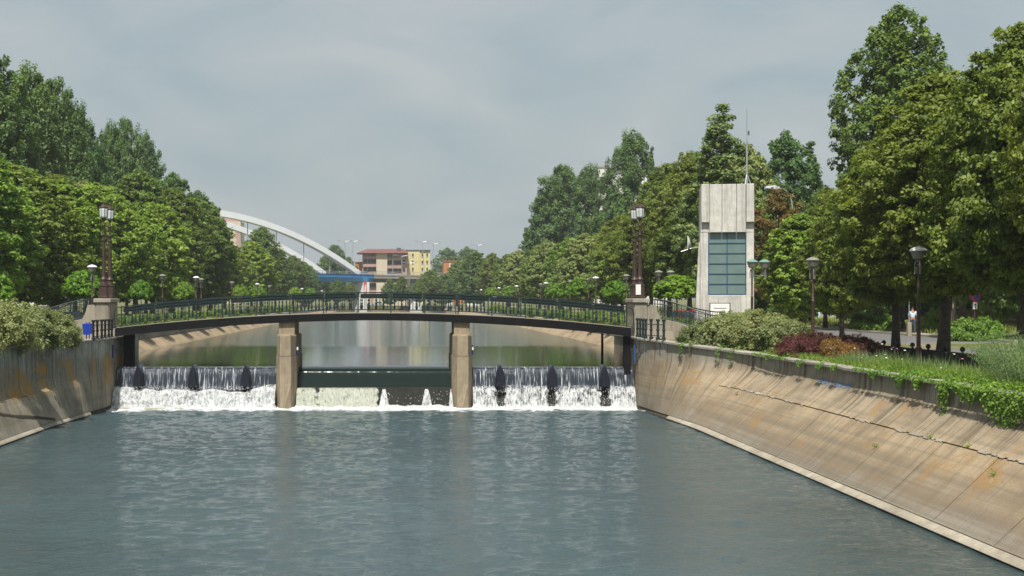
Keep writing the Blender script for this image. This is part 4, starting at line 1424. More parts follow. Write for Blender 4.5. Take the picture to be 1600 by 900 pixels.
for px, Y, k, yt, w, lab in [
    (742, 330, 'dark_a', 392, 56, 'dark tree at the far end of the right row'),
    (715, 400, 'mid_a', 408, 46, 'green tree right of the orange house'),
    (672, 385, 'mid_a', 422, 44, 'green tree before the viaduct, below the yellow house'),
    (694, 395, 'dark_a', 428, 40, 'darker small tree before the viaduct, next to the orange house'),
    (655, 380, 'mid_a', 440, 26, 'low tree at the right end of the visible viaduct'),
    (524, 470, 'poplar_b', 384, 46, 'dark tree seen through the arch'),
    (545, 480, 'dark_a', 402, 34, 'lower dark tree at the right foot of the arch'),
    (508, 470, 'dark_a', 400, 40, 'dark tree behind the lower arch rib'),
    (528, 380, 'mid_a', 438, 26, 'bush-like tree below the blue deck, left'),
    (548, 384, 'linden_a', 442, 20, 'bush-like olive tree below the blue deck, right'),
    (609, 385, 'dark_a', 436, 26, 'small dark tree before the viaduct, left'),
    (628, 382, 'mid_a', 432, 26, 'small green tree before the viaduct, right'),
    (700, 640, 'dark_a', 388, 60, 'distant dark tree behind the yellow house'),
    (728, 650, 'dark_a', 386, 50, 'distant dark tree above the orange house'),
    (478, 360, 'dark_a', 414, 40, 'dark tree behind the left row at the lower arch rib'),
]:
    ptree(k, 'broadleaf_tree', px, Y, yt, w, lab, group='trees near the far bridge')

# ---- globe trees in the promenade beds
for i, (px, Y, yt, w, lab) in enumerate([
    (131, 84, 426, 62, 'large bright globe-crowned tree beside the left bridge lamps'),
    (220, 104, 440, 36, 'bright globe-crowned tree on the left bank, first past the left bridge lamps'),
    (287, 125, 443, 34, 'bright globe-crowned tree on the left bank, second past the left bridge lamps'),
    (375, 168, 447, 26, 'bright globe-crowned tree on the left bank, left one of a close pair'),
    (402, 186, 447, 25, 'bright globe-crowned tree on the left bank, right one of a close pair'),
    (-12, 70, 432, 70, 'bright globe-crowned tree cut by the left edge'),
    (462, 262, 450, 22, 'farther globe-crowned tree of the left bank'),
    (485, 310, 451, 18, 'farthest globe-crowned tree of the left bank'),
    (1058, 94, 433, 72, 'large bright globe-crowned tree left of the concrete tower'),
    (964, 116, 440, 46, 'bright globe-crowned tree just left of the right bridge lamps'),
    (908, 138, 437, 46, 'bright globe-crowned tree on the right bank, second left of the bridge lamps'),
    (868, 160, 444, 33, 'bright globe-crowned tree on the right bank, third left of the bridge lamps'),
    (797, 222, 448, 26, 'farther globe-crowned tree of the right bank'),
    (768, 262, 450, 22, 'farthest globe-crowned tree of the right bank'),
]):
    ptree('globe_a' if i % 2 else 'globe_b', 'globe_tree', px, Y, yt, w, lab, group='globe-crowned trees in the promenade beds')

# ------------------------------------------------------------------ shrubs
def shrub_kind(key, seed, Ht, rad, mat, ncl, per, leaf, up=0.6, rc=(0.16, 0.26), flat=0.8):
    cm, c = crown_mesh('leaves', seed, 0.05, Ht, rad, 'dome', ncl, per, leaf, mat, up=up, flat=flat, rc=rc, lumps=0.34, spiky=0.25, inner=0.15)
    r = np.random.default_rng(seed)
    mb = MB()
    for i in range(14):
        e = c[r.integers(len(c))]
        mb.tube([(r.normal() * 0.1, r.normal() * 0.1, 0), (e[0] * 0.4, e[1] * 0.4, e[2] * 0.6), tuple(e)], [0.025, 0.016, 0.006], 4, caps=False)
    tm = mb.mesh('stems')
    tm.materials.append(MATS['bark'])
    TREES[key] = (cm, tm, Ht, rad)
shrub_kind('var_a', 21, 1.5, 1.5, 'leaf_variegated', 240, 110, 0.085)
shrub_kind('var_b', 22, 1.5, 1.4, 'leaf_variegated', 240, 110, 0.085)
shrub_kind('pur_a', 23, 1.0, 1.1, 'leaf_purple', 150, 90, 0.06, rc=(0.12, 0.26))
shrub_kind('rust_a', 24, 1.0, 0.8, 'leaf_rust', 130, 90, 0.06, rc=(0.12, 0.3), flat=1.3)
shrub_kind('low_a', 25, 1.0, 1.2, 'leaf_ivy', 130, 90, 0.10)
shrub_kind('hedge_a', 26, 1.0, 1.6, 'leaf_mid', 140, 90, 0.12)
def shrub(key, name, px, py, Y, h, w, label, group, z=None):
    x = (px - CX) / F * Y
    b = H - (py - CY) / F * Y if z is None else z
    cm, tm, Ht, rad = TREES[key]
    e = thing(name, label, 'shrub', (x, Y, b), random.uniform(0, 6.28), group)
    e.scale = (w / (2 * rad), w / (2 * rad), h / Ht)
    link('stems', tm, None, e)
    link('leaves', cm, None, e)
    return e
G1 = 'pale variegated shrubs on the left wall'
shrub('var_a', 'variegated_shrub', -6, 0, 54.5, 1.85, 3.4, 'pale variegated shrub at the left edge, on top of the stained wall', G1, 3.5)
shrub('var_b', 'variegated_shrub', 44, 0, 58.5, 1.85, 3.2, 'middle pale variegated shrub above the stained wall', G1, 3.5)
shrub('var_a', 'variegated_shrub', 84, 0, 61.5, 1.5, 2.6, 'pale variegated shrub next to the blue bin', G1, 3.5)
shrub('var_b', 'variegated_shrub', 14, 0, 60.5, 2.05, 3.2, 'pale variegated shrub standing behind the others on the left', G1, 3.5)
G2 = 'pale variegated shrubs on the right wall'
for px, Y, h_, w_, k, lab in [
    (1104, 62.0, 1.35, 2.6, 'var_a', 'pale variegated shrub at the iron fence end, leftmost on the right wall'),
    (1140, 61.5, 1.75, 3.0, 'var_b', 'pale variegated shrub below the tower hatch'),
    (1180, 60.5, 1.80, 3.2, 'var_a', 'pale variegated shrub under the tower right corner'),
    (1222, 59.0, 1.55, 2.6, 'var_b', 'pale variegated shrub right of the tower, beside the dark red bush'),
    (1160, 64.5, 1.80, 3.4, 'var_b', 'pale variegated shrub close to the tower foot'),
    (1205, 63.5, 1.60, 3.0, 'var_a', 'pale variegated shrub behind, between tower and lamp post'),
    (1240, 62.5, 1.25, 2.4, 'var_a', 'rightmost pale variegated shrub, by the dark lamp post foot')]:
    shrub(k, 'variegated_shrub', px, 0, Y, h_, w_, lab, G2, 3.22)
G3 = 'red and rust shrubs along the right wall'
for px, Y, h_, w_, k, nm, lab in [
    (1246, 55.2, 0.95, 2.0, 'pur_a', 'barberry', 'dark red shrub next to the pale shrubs'),
    (1282, 54.6, 1.05, 2.3, 'pur_a', 'barberry', 'dark red shrub at the foot of the dark-headed lamp post'),
    (1303, 50.8, 0.9, 1.15, 'rust_a', 'rusty_shrub', 'rust-orange feathery shrub above the bend in the coping'),
    (1332, 51.8, 1.0, 2.2, 'pur_a', 'barberry', 'red-brown shrub right of the rust-orange one'),
    (1264, 53.2, 0.75, 2.2, 'pur_a', 'barberry', 'low dark red shrub in front of the dark-headed lamp post'),
    (1312, 53.8, 0.9, 2.0, 'pur_a', 'barberry', 'dark red shrub behind the rust-orange one'),
    (1322, 50.2, 0.7, 1.2, 'rust_a', 'rusty_shrub', 'smaller rusty tuft just right of the rust-orange shrub'),
    (1358, 52.4, 0.75, 1.4, 'pur_a', 'barberry', 'rightmost dark red shrub, against the low iron fence')]:
    shrub(k, nm, px, 0, Y, h_, w_, lab, G3, 3.2)
for px, Y, h_, w_, lab in [(1508, 69, 1.15, 2.0, 'leafy yellow-green shrub left of the no-parking sign post'), (1540, 69.5, 1.2, 1.8, 'leafy yellow-green shrub right of the no-parking sign post'), (1366, 92, 1.3, 3.0, 'green shrub on the verge left of the walking person'), (1462, 87, 1.5, 2.0, 'dark green shrub right of the walking person')]:
    shrub('low_a', 'leafy_shrub', px, 0, Y, h_, w_, lab, 'green shrubs across the road', gz(20, Y))
# clipped hedges along the promenade beds beyond the footbridge
k = 0
HP = ['first', 'second', 'third', 'fourth', 'fifth', 'sixth', 'seventh', 'eighth', 'ninth', 'tenth', 'eleventh', 'twelfth']
for side, xx in ((-1, -19.8), (1, 18.7)):
    for i, Y in enumerate([80, 86, 93, 101, 110, 120, 131, 144, 160, 180, 205, 235]):
        cm, tm, Ht, rad = TREES['hedge_a']
        e = thing('hedge_shrub', f'{HP[i]} low hedge shrub on the {"left" if side < 0 else "right"} promenade, counted from the footbridge', 'shrub', (xx + rng.uniform(-.2, .2), Y, 3.42), random.uniform(0, 6), 'low hedge shrubs seen through the railing')
        e.scale = (1.15, 1.6, rng.uniform(0.8, 1.15))
        e.rotation_euler = (0, 0, 0)
        link('stems', tm, None, e); link('leaves', cm, None, e)

# ------------------------------------------------------------------ ivy, grass, weeds
def ivy(name, spots, n, seed, lab, size=0.075):
    r = np.random.default_rng(seed)
    pos, nr, cl = [], [], []
    for (y0, y1, reach, drop) in spots:
        for _ in range(int(n * (y1 - y0) * (0.35 + drop))):
            Y = r.uniform(y0, y1)
            x, z = sec(1, Y, [1.0])[0]
            e = (Y - y0) / (y1 - y0) * 2 - 1
            hang = drop * (1 - e * e) * r.uniform(0.5, 1.1) + 0.05
            if r.random() < 0.45:
                p = (x + r.uniform(-0.2, reach), Y, z + 0.09 + abs(r.normal()) * 0.09)
                q = (0, 0, 1)
            else:
                s_ = r.random() ** 0.8
                p = (x - 0.20 - abs(r.normal()) * 0.05, Y, z + 0.1 - s_ * hang)
                q = (-0.8, -0.2, 0.4)
            pos.append(p); nr.append(np.array(q) + r.normal(size=3) * 0.5); cl.append(r.random())
    pos, nr = np.array(pos), np.array(nr)
    ln = size * r.uniform(0.7, 1.4, len(pos))
    me = leaf_mesh(name, pos, nr, ln, ln * 0.8, r.random(len(pos)), np.array(cl), 'leaf_ivy', r)
    return tag(link(name, me, None), lab, 'ivy', kind='stuff')
ivy('ivy', [(31.5, 34.5, 1.6, 0.95), (34.0, 36.2, 1.3, 0.45), (29, 32, 1.6, 0.8), (36.4, 37.1, 0.9, 0.95), (38.2, 38.9, 0.5, 0.35), (26, 29.5, 1.5, 0.7)], 1000, 1, 'green ivy spilling over the coping near the right edge')
ivy('ivy', [(39.5, 40.4, 0.8, 0.5), (41.8, 42.5, 0.6, 0.35), (37.0, 44.0, 1.0, 0.02), (45.6, 46.2, 0.6, 0.22), (47.2, 47.8, 0.5, 0.3), (49.5, 50.2, 0.6, 0.3), (51.5, 56, 0.9, 0.03), (57.6, 57.9, 0.3, 0.8), (58.6, 58.9, 0.3, 0.55), (54.0, 54.4, 0.5, 0.3), (61.3, 61.6, 0.3, 0.8)], 380, 2, 'thin ivy strands hanging over the coping below the shrubs')

def blades(name, n, fn, hgt, wid, mat, seed, lab, lean=0.35):
    """grass: one narrow upright kite per blade"""
    r = np.random.default_rng(seed)
    p = np.array([fn(r) for _ in range(n)])
    h_ = hgt * r.uniform(0.5, 1.4, n)
    a = r.random(n) * 6.28
    d = np.stack([np.cos(a), np.sin(a), np.zeros(n)], 1)
    ln = r.normal(size=(n, 3)) * lean
    ln[:, 2] = 1
    ln /= np.linalg.norm(ln, axis=1, keepdims=True)
    tip = p + ln * h_[:, None]
    midp = p + ln * (h_ * 0.45)[:, None]
    v = np.stack([p, midp + d * wid, tip, midp - d * wid], 1).reshape(-1, 3)
    me = bpy.data.meshes.new(name)
    me.vertices.add(4 * n)
    me.vertices.foreach_set('co', v.astype(np.float32).ravel())
    me.loops.add(4 * n)
    me.loops.foreach_set('vertex_index', np.arange(4 * n, dtype=np.int32))
    me.polygons.add(n)
    me.polygons.foreach_set('loop_start', np.arange(0, 4 * n, 4, dtype=np.int32))
    for an, val in (('rnd', r.random(n)), ('clump', npnoise(p[:, 0] * 0.8, p[:, 1] * 0.8, seed))):
        at = me.attributes.new(an, 'FLOAT', 'FACE')
        at.data.foreach_set('value', np.asarray(val, np.float32))
    me.materials.append(MATS[mat])
    me.update(calc_edges=True)
    return tag(link(name, me, None), lab, 'grass', kind='stuff')
def strip_pt(y0, y1, w0, w1):
    def f(r):
        Y = r.uniform(y0, y1)
        x, z = sec(1, Y, [1.0])[0]
        dx = r.uniform(w0, w1)
        return (x + dx, Y, lerp(z, 3.2, min(1, dx / 7)) + 0.0)
    return f
blades('grass', 26000, strip_pt(26, 56, 0.35, 4.6), 0.24, 0.010, 'grass_blade', 3, 'rough grass in the bed between coping and iron fence')
def tuft_pt(y0, y1, w0, w1, n, seed):
    q = np.random.default_rng(seed)
    c = [(q.uniform(y0, y1), q.uniform(w0, w1), q.uniform(0.15, 0.5)) for _ in range(n)]
    def f(r):
        Y0, d0, s0 = c[r.integers(n)]
        Y, dx = Y0 + r.normal() * s0 * 1.4, max(0.3, d0 + r.normal() * s0 * 0.7)
        x, z = sec(1, min(66, max(9, Y)), [1.0])[0]
        return (x + dx, Y, lerp(z, 3.2, min(1, dx / 7)))
    return f
blades('weeds', 8000, tuft_pt(30, 54, 0.4, 2.6, 70, 8), 0.27, 0.022, 'leaf_ivy', 13, 'leafy weed tufts in the bed between coping and iron fence', lean=0.55)
blades('weeds', 1300, tuft_pt(34, 52, 0.8, 3.2, 34, 9), 0.5, 0.008, 'leaf_wispy', 14, 'tall thin weed stalks in the bed before the iron fence', lean=0.3)
blades('grass', 9000, lambda r: (r.uniform(34, 55), r.uniform(80, 150), 3.42), 0.35, 0.03, 'grass_blade', 4, 'grass of the verge across the road')
blades('grass', 9000, lambda r: (r.uniform(17.6, 23), r.uniform(75, 180), 3.42), 0.22, 0.03, 'grass_blade', 5, 'grass of the right promenade beds')
blades('grass', 9000, lambda r: (r.uniform(-24, -19), r.uniform(75, 180), 3.42), 0.22, 0.03, 'grass_blade', 6, 'grass of the left promenade beds')

# tall feathery weeds at the right edge: fine stems with thread leaves
def wispy(label, x, Y, h_, w_, nst, seed):
    r = np.random.default_rng(seed)
    t = thing('feathery_plant', label, 'plant', (x, Y, 3.2), 0, 'tall feathery plants at the right edge')
    mb = MB()
    P_, N_ = [], []
    for _ in range(nst):
        a, q = r.random() * 6.28, r.random() ** 0.6
        b = np.array([math.cos(a) * q * w_ * 0.3, math.sin(a) * q * w_ * 0.3, 0])
        hh = h_ * r.uniform(0.6, 1.05)
        e = b + np.array([math.cos(a) * q * w_ * 0.5 + r.normal() * 0.12, math.sin(a) * q * w_ * 0.5 + r.normal() * 0.12, hh])
        m_ = (b + e) / 2 + np.array([0, 0, 0.12])
        mb.tube([b, m_, e], [0.010, 0.007, 0.003], 3, caps=False)
        for s_ in np.linspace(0.25, 1.0, 26):
            c = b * (1 - s_) ** 2 + 2 * m_ * s_ * (1 - s_) + e * s_ ** 2
            for _k in range(4):
                dr = r.normal(size=3); dr[2] = abs(dr[2]) * 0.8
                dr /= np.linalg.norm(dr)
                P_.append(c + dr * r.uniform(0.03, 0.16)); N_.append(np.cross(dr, r.normal(size=3)))
    o = mb.build('stems', 'leaf_wispy', t)
    P_, N_ = np.array(P_), np.array(N_)
    ln = r.uniform(0.06, 0.15, len(P_))
    me = leaf_mesh('leaves', P_, N_, ln, ln * 0.10, r.random(len(P_)), r.random(len(P_)), 'leaf_wispy', r)
    link('leaves', me, None, t)
wispy('tall feathery plant at the right edge of the picture, nearest the camera', 17.3, 35.0, 1.5, 2.0, 90, 1)
wispy('tall feathery plant right of the iron fence end', 18.1, 37.0, 1.3, 1.7, 80, 2)
wispy('feathery plant leaning before the iron fence', 18.9, 39.3, 1.0, 1.4, 45, 3)
wispy('feathery plant behind the ivy at the right edge', 16.9, 32.6, 1.3, 1.8, 80, 4)
# small white and pink blooms
def blooms(n, fn, mat, seed, lab):
    r = np.random.default_rng(seed)
    mb = MB()
    for _ in range(n):
        p = fn(r)
        s_ = r.uniform(0.025, 0.05)
        mb.lathe([(0.002, -s_ * 0.4), (s_, 0), (s_ * 0.5, s_ * 0.4)], 5, p)
    tag(mb.build('small_flowers', mat), lab, 'flowers', kind='stuff')
blooms(26, lambda r: (r.uniform(16.3, 19.5), r.uniform(32, 50), r.uniform(3.45, 4.1)), 'flower_white', 1, 'white blooms dotted among the weeds on the right')
blooms(16, lambda r: (r.uniform(19.0, 20.4), r.uniform(42, 54), r.uniform(3.6, 3.95)), 'flower_pink', 2, 'pink blooms along the low iron fence')
# weeds rooted in the wall joints
r_ = np.random.default_rng(9)
for i, (Y, v, lab) in enumerate([(35.9, 0.505, 'small weed growing in the slope joint below the hanging ivy'), (33.6, 0.505, 'small weed in the joint at the right edge'), (55.2, 0.44, 'dry reddish weed on the slope below the joint end'), (38.4, 0.36, 'low weed in a slope joint near the middle of the bank'), (31.2, 0.4, 'tiny weed on the slab at the right edge')]):
    b = np.array(surf(1, Y, v, 0.0))
    n = 60
    d = r_.normal(size=(n, 3)); d[:, 2] = abs(d[:, 2]) + 0.3; d[:, 0] -= 0.4
    d /= np.linalg.norm(d, axis=1, keepdims=True)
    pos = d * (r_.random((n, 1)) * 0.17)
    me = leaf_mesh('leaves', pos, r_.normal(size=(n, 3)), r_.uniform(0.03, 0.08, n), r_.uniform(0.012, 0.03, n), r_.random(n), r_.random(n), 'leaf_rust' if i == 2 else 'leaf_ivy', r_)
    t = thing('weed', lab, 'weed', tuple(b))
    link('leaves', me, None, t)
# ------------------------------------------------------------------ bridge-end pedestals and twin lamps
def pedestal(side):
    xc = 13.03 if side > 0 else -15.56
    t = thing('lamp_pedestal', f'concrete pedestal carrying the twin lamps at the {"right" if side > 0 else "left"} end of the footbridge', 'pedestal', (xc, 69, 3.6))
    mb = MB(); mb.bevbox(xc - 0.36, xc + 0.36, 67.95, 70.05, 3.55, 5.52, 0.06); mb.build('shaft', 'pedestal_concrete', t, world=True)
    mb = MB(); mb.bevbox(xc - 0.46, xc + 0.46, 67.85, 70.15, 5.522, 5.72, 0.03); mb.build('cap', 'coping_concrete', t, world=True)
    # wing wall sweeping down towards the promenade
    mb = MB()
    s = side
    ol = [(xc + s * 0.362, 3.3), (xc + s * 0.362, 5.40), (xc + s * 0.80, 5.38), (xc + s * 0.90, 5.0), (xc + s * 1.12, 4.55), (xc + s * 1.5, 4.2), (xc + s * 2.0, 4.02), (xc + s * 2.0, 3.3)]
    mb.prism(ol, 'y', 67.98, 68.35)
    mb.build('wing_wall', 'pedestal_concrete', t, world=True)
    return t
pedestal(1); pedestal(-1)

def column_lamp(x, y, label):
    t = thing('bridge_lamp', label, 'street lamp', (x, y, 5.72), 0, 'tall twin lamps at the footbridge ends')
    mb = MB()
    mb.bevbox(-0.25, 0.25, -0.25, 0.25, 0.0, 0.14, 0.02)
    mb.bevbox(-0.215, 0.215, -0.215, 0.215, 0.14, 0.66, 0.02)
    mb.bevbox(-0.24, 0.24, -0.24, 0.24, 0.66, 0.74, 0.02)
    mb.build('base', 'lamp_bronze', t)
    mb = MB()
    mb.lathe([(0.19, 0.742), (0.2, 0.80), (0.165, 0.84), (0.165, 0.98), (0.2, 1.02), (0.185, 1.06), (0.13, 1.12), (0.115, 1.2), (0.1, 2.0), (0.09, 3.05), (0.12, 3.08), (0.12, 3.16), (0.075, 3.2), (0.07, 3.36), (0.10, 3.4), (0.06, 3.5), (0.05, 3.85), (0.085, 3.9), (0.05, 3.96), (0.05, 4.18), (0.13, 4.26), (0.13, 4.29)], 12)
    mb.build('column', 'lamp_bronze', t, smooth=True)
    mb = MB()
    mb.lathe([(0.13, 4.292), (0.205, 4.36), (0.225, 4.72), (0.20, 4.84)], 8)
    g = mb.build('lantern', 'lamp_glass_white', t)
    mb = MB()
    for a in range(8):
        c, s = math.cos(2 * math.pi * (a + 0.5) / 8), math.sin(2 * math.pi * (a + 0.5) / 8)
        mb.tube([(0.135 * c, 0.135 * s, 4.29), (0.21 * c, 0.21 * s, 4.36), (0.23 * c, 0.23 * s, 4.72), (0.205 * c, 0.205 * s, 4.845)], 0.011, 4)
    mb.build('lantern_frame', 'lamp_bronze', g)
    mb = MB()
    mb.lathe([(0.245, 4.842), (0.25, 4.87), (0.16, 4.95), (0.09, 4.99), (0.08, 5.04), (0.03, 5.07), (0.03, 5.12), (0.045, 5.15), (0.004, 5.24)], 8)
    mb.build('lantern_cap', 'lamp_bronze', t)
    return t
column_lamp(-15.56, 68.25, 'tall bronze lantern column on the left pedestal, nearer one of the pair')
column_lamp(-15.56, 69.75, 'tall bronze lantern column on the left pedestal, farther one of the pair')
lr = column_lamp(13.03, 68.25, 'tall bronze lantern column on the right pedestal with a white notice')
column_lamp(13.03, 69.75, 'tall bronze lantern column on the right pedestal, farther one of the pair')
mb = MB(); mb.box(-0.27, 0.0, -0.275, -0.262, 0.2, 0.75); mb.build('notice', 'white_paint', lr)

# ------------------------------------------------------------------ promenade lamps
def park_lamp_parts(t, heads, hm, gm, h_=4.4):
    mb = MB()
    mb.lathe([(0.14, -0.05), (0.14, 0.25), (0.105, 0.3), (0.10, 0.62), (0.12, 0.64), (0.12, 0.68), (0.078, 0.72), (0.07, 2.38), (0.08, 2.4), (0.05, 2.44), (0.045, h_ - 0.62), (0.07, h_ - 0.58), (0.05, h_ - 0.5)], 10)
    mb.build('post', 'lamp_post_brown', t, smooth=True)
    for hx, hy in heads:
        if hx or hy:
            mb = MB()
            mb.tube([(0, 0, h_ - 0.85), (hx * 0.5, hy * 0.5, h_ - 0.86), (hx, hy, h_ - 0.84)], 0.025, 6)
            mb.tube([(hx, hy, h_ - 1.0), (hx, hy, h_ - 0.42)], 0.028, 6)
            mb.build('arm', 'lamp_grey', t)
        mb = MB()
        for a in range(3):
            c, s = math.cos(a * 2.1 + 0.5) * 0.13, math.sin(a * 2.1 + 0.5) * 0.13
            mb.tube([(hx + c, hy + s, h_ - 0.98), (hx + c, hy + s, h_ - 0.62), (hx + c * 0.6, hy + s * 0.6, h_ - 0.48)], 0.026, 6)
        mb.lathe([(0.05, h_ - 0.66), (0.05, h_ - 0.42)], 8, (hx, hy, 0))
        mb.build('bracket', 'lamp_grey', t)
        mb = MB()
        mb.lathe([(0.10, h_ - 0.45), (0.2, h_ - 0.40), (0.285, h_ - 0.16), (0.30, h_ - 0.12)], 16, (hx, hy, 0))
        mb.build('shade', gm, t, smooth=True)
        mb = MB()
        mb.lathe([(0.315, h_ - 0.125), (0.325, h_ - 0.10), (0.25, h_ - 0.03), (0.12, h_ + 0.03), (0.02, h_ + 0.05)], 16, (hx, hy, 0))
        mb.build('cap', hm, t, smooth=True)
    return t
def park_lamp(x, Y, label, heads=((0, 0),), hm='lamp_cap', gm='lamp_glass_old', grp='promenade lamps', zb=None, rz=0):
    t = thing('promenade_lamp', label, 'street lamp', (x, Y, gz(x, Y) if zb is None else zb), rz, grp)
    return park_lamp_parts(t, heads, hm, gm)
park_lamp(19.45, 47.6, 'single silver-topped lamp post in the grass before the low iron fence', gm='lamp_glass_old')
park_lamp(19.4, 59.5, 'single dark-headed lamp post rising from the red shrubs', hm='lamp_glass_old')
park_lamp(19.55, 70.2, 'double-headed lamp post with green caps beside the tower', heads=((-0.0, -0.1), (0.72, 0.1)), hm='lamp_cap_green', gm='lamp_glass_old')
proto_w = park_lamp(19.4, 124, 'white-capped lamp post seventh globe gap left of the right bridge lamps')
proto_w['label'] = 'tall white-capped lamp between the two globe trees left of the right bridge lamps'
proto_d = park_lamp(20.4, 97, 'double grey-headed lamp post behind the large right globe tree', heads=((-0.45, 0), (0.45, 0)), hm='lamp_glass_old')
def relamp(src, x, Y, label, grp='promenade lamps'):
    c = copy_tree(src)
    c.location = (x, Y, gz(x, Y))
    return tag(c, label, grp and 'street lamp', grp)
for x, Y, lab in [(-19.2, 81, 'white-capped lamp peeping over the large left globe tree'), (-19.0, 122, 'white-capped lamp right of the third globe tree on the left bank'),
                  (-19.0, 176, 'white-capped lamp over the close pair of globe trees on the left bank'), (19.4, 165, 'white-capped lamp above the third globe tree left of the right bridge lamps'),
                  (-19, 260, 'small far white-capped lamp on the left bank'), (19.4, 205, 'white-capped lamp of the far right trio, right one'), (19.4, 222, 'white-capped lamp of the far right trio, middle one'), (19.4, 240, 'white-capped lamp of the far right trio, left one'),
                  (19.4, 290, 'tiny far white-capped lamp on the right bank'), (-19, 330, 'tiny far white-capped lamp on the left bank')]:
    relamp(proto_w, x, Y, lab)
proto_g = park_lamp(20.2, 112, 'grey-headed lamp just right of the second globe tree on the right', hm='lamp_glass_old')
for x, Y, lab in [(-20.4, 112, 'grey-headed lamp just left of the third globe tree on the left bank'), (-20.2, 133, 'grey-headed lamp left of the white-capped one on the left bank'), (20.2, 134, 'grey-headed lamp above the second globe tree left of the right bridge lamps'),
                  (20.2, 148, 'grey-headed lamp between the second and third globe trees on the right'), (20.2, 178, 'grey-headed lamp left of the third globe tree on the right'), (-20.2, 158, 'grey-headed lamp left of the close pair of globe trees'), (-20.2, 205, 'far grey-headed lamp on the left bank')]:
    relamp(proto_g, x, Y, lab)

# ------------------------------------------------------------------ concrete tower
tw_x = (1136 - CX) / F * 74.2
tw = thing('gate_tower', 'tall pale concrete tower with a blue-barred frosted window and an antenna', 'tower', (tw_x, 74.2, 3.42), R(-11))
tw.rotation_euler = (0, 0, R(-11))
HT = 8.85
mb = MB()
mb.loft([[(-1.54, 0, -0.1), (1.50, 0, -0.1), (1.50, 2.9, -0.1), (-1.54, 2.9, -0.1)], [(-1.47, 0, HT), (1.50, 0, HT), (1.50, 2.6, HT), (-1.47, 2.6, HT)]])
mb.build('core', 'tower_concrete', tw)
# raised frame round the window: jambs, head ribs, sill band
def tbox(name, x0, x1, z0, z1, d, mat='tower_concrete', par=tw, d0=-0.002, bev=0.02):
    mb = MB()
    mb.loft([[(x0, d0, z0), (x1, d0, z0), (x1, d0, z1), (x0, d0, z1)], [(x0, -d + bev, z0), (x1, -d + bev, z0), (x1, -d + bev, z1), (x0, -d + bev, z1)],
             [(x0 + bev, -d, z0 + bev), (x1 - bev, -d, z0 + bev), (x1 - bev, -d, z1 - bev), (x0 + bev, -d, z1 - bev)]])
    return mb.build(name, mat, par)
tbox('jamb', -1.52, -1.07, 0.0, 6.12, 0.16)
tbox('jamb', 1.07, 1.498, 0.0, 6.12, 0.16)
tbox('sill_band', -1.066, 1.066, 0.0, 2.50, 0.155)
for x0, x1, z0 in ((-1.46, -1.02, 6.70), (-0.985, -0.32, 6.125), (-0.285, 0.50, 6.125), (0.535, 1.02, 6.125), (1.055, 1.49, 6.70)):
    tbox('rib', x0, x1, z0, HT + 0.06, 0.30 if z0 < 6.5 else 0.42)
tbox('shoulder', -1.5, -1.02, 6.125, 6.69, 0.17)
tbox('shoulder', 1.055, 1.497, 6.125, 6.69, 0.17)
win = tbox('window', -1.065, 1.065, 2.505, 6.12, 0.03, 'blue_frame')
for i in range(2):
    for j in range(6):
        x0 = -1.04 + i * 1.045
        z0 = 2.55 + j * 0.592
        tbox('pane', x0 + 0.02, x0 + 1.02, z0 + 0.012, z0 + 0.575, 0.045, 'frosted_pane', win, d0=-0.025, bev=0.006)
for x in (-1.05, -0.005, 1.05):
    tbox('mullion', x - 0.02, x + 0.02, 2.51, 6.115, 0.10, 'blue_frame', win, d0=-0.03, bev=0.006)
for j in range(1, 6):
    z = 2.545 + j * 0.592
    tbox('transom', -1.02, 1.02, z - 0.014, z + 0.016, 0.085, 'blue_frame', win, d0=-0.03, bev=0.006)
hd = tbox('hatch', -1.0, 0.18, 0.7, 2.05, 0.185, 'window_dark', d0=-0.15, bev=0.006)
tbox('hatch_door', -0.95, 0.13, 0.72, 2.0, 0.215, 'white_paint', hd, d0=-0.18)
tbox('hatch_slot', -0.75, -0.05, 1.72, 1.75, 0.222, 'window_dark', hd, d0=-0.21, bev=0.002)
# buttress on the left flank
mb = MB()
mb.loft([[(-1.84, 0.25, -0.1), (-1.535, 0.25, -0.1), (-1.535, 1.1, -0.1), (-1.84, 1.1, -0.1)], [(-1.58, 0.3, 5.6), (-1.52, 0.3, 5.6), (-1.52, 1.0, 5.6), (-1.58, 1.0, 5.6)]])
mb.build('buttress', 'tower_concrete', tw)
# antenna mast
mb = MB()
mb.tube([(1.15, 0.5, HT), (1.15, 0.5, HT + 2.6)], 0.06, 8)
mb.tube([(1.15, 0.5, HT + 2.6), (1.15, 0.5, HT + 4.5)], 0.022, 6)
for a in range(3):
    mb.tube([(1.15 + 0.24 * math.cos(a * 2.1), 0.5 + 0.24 * math.sin(a * 2.1), HT), (1.15, 0.5, HT + 0.75)], 0.03, 5)
am = mb.build('antenna_mast', 'steel_grey', tw)
mb = MB(); mb.box(1.2, 1.3, 0.46, 0.54, HT + 2.95, HT + 3.2); mb.tube([(1.15, 0.5, HT + 3.05), (1.3, 0.5, HT + 3.1)], 0.015, 5); mb.build('aerial', 'pipe_grey', am)
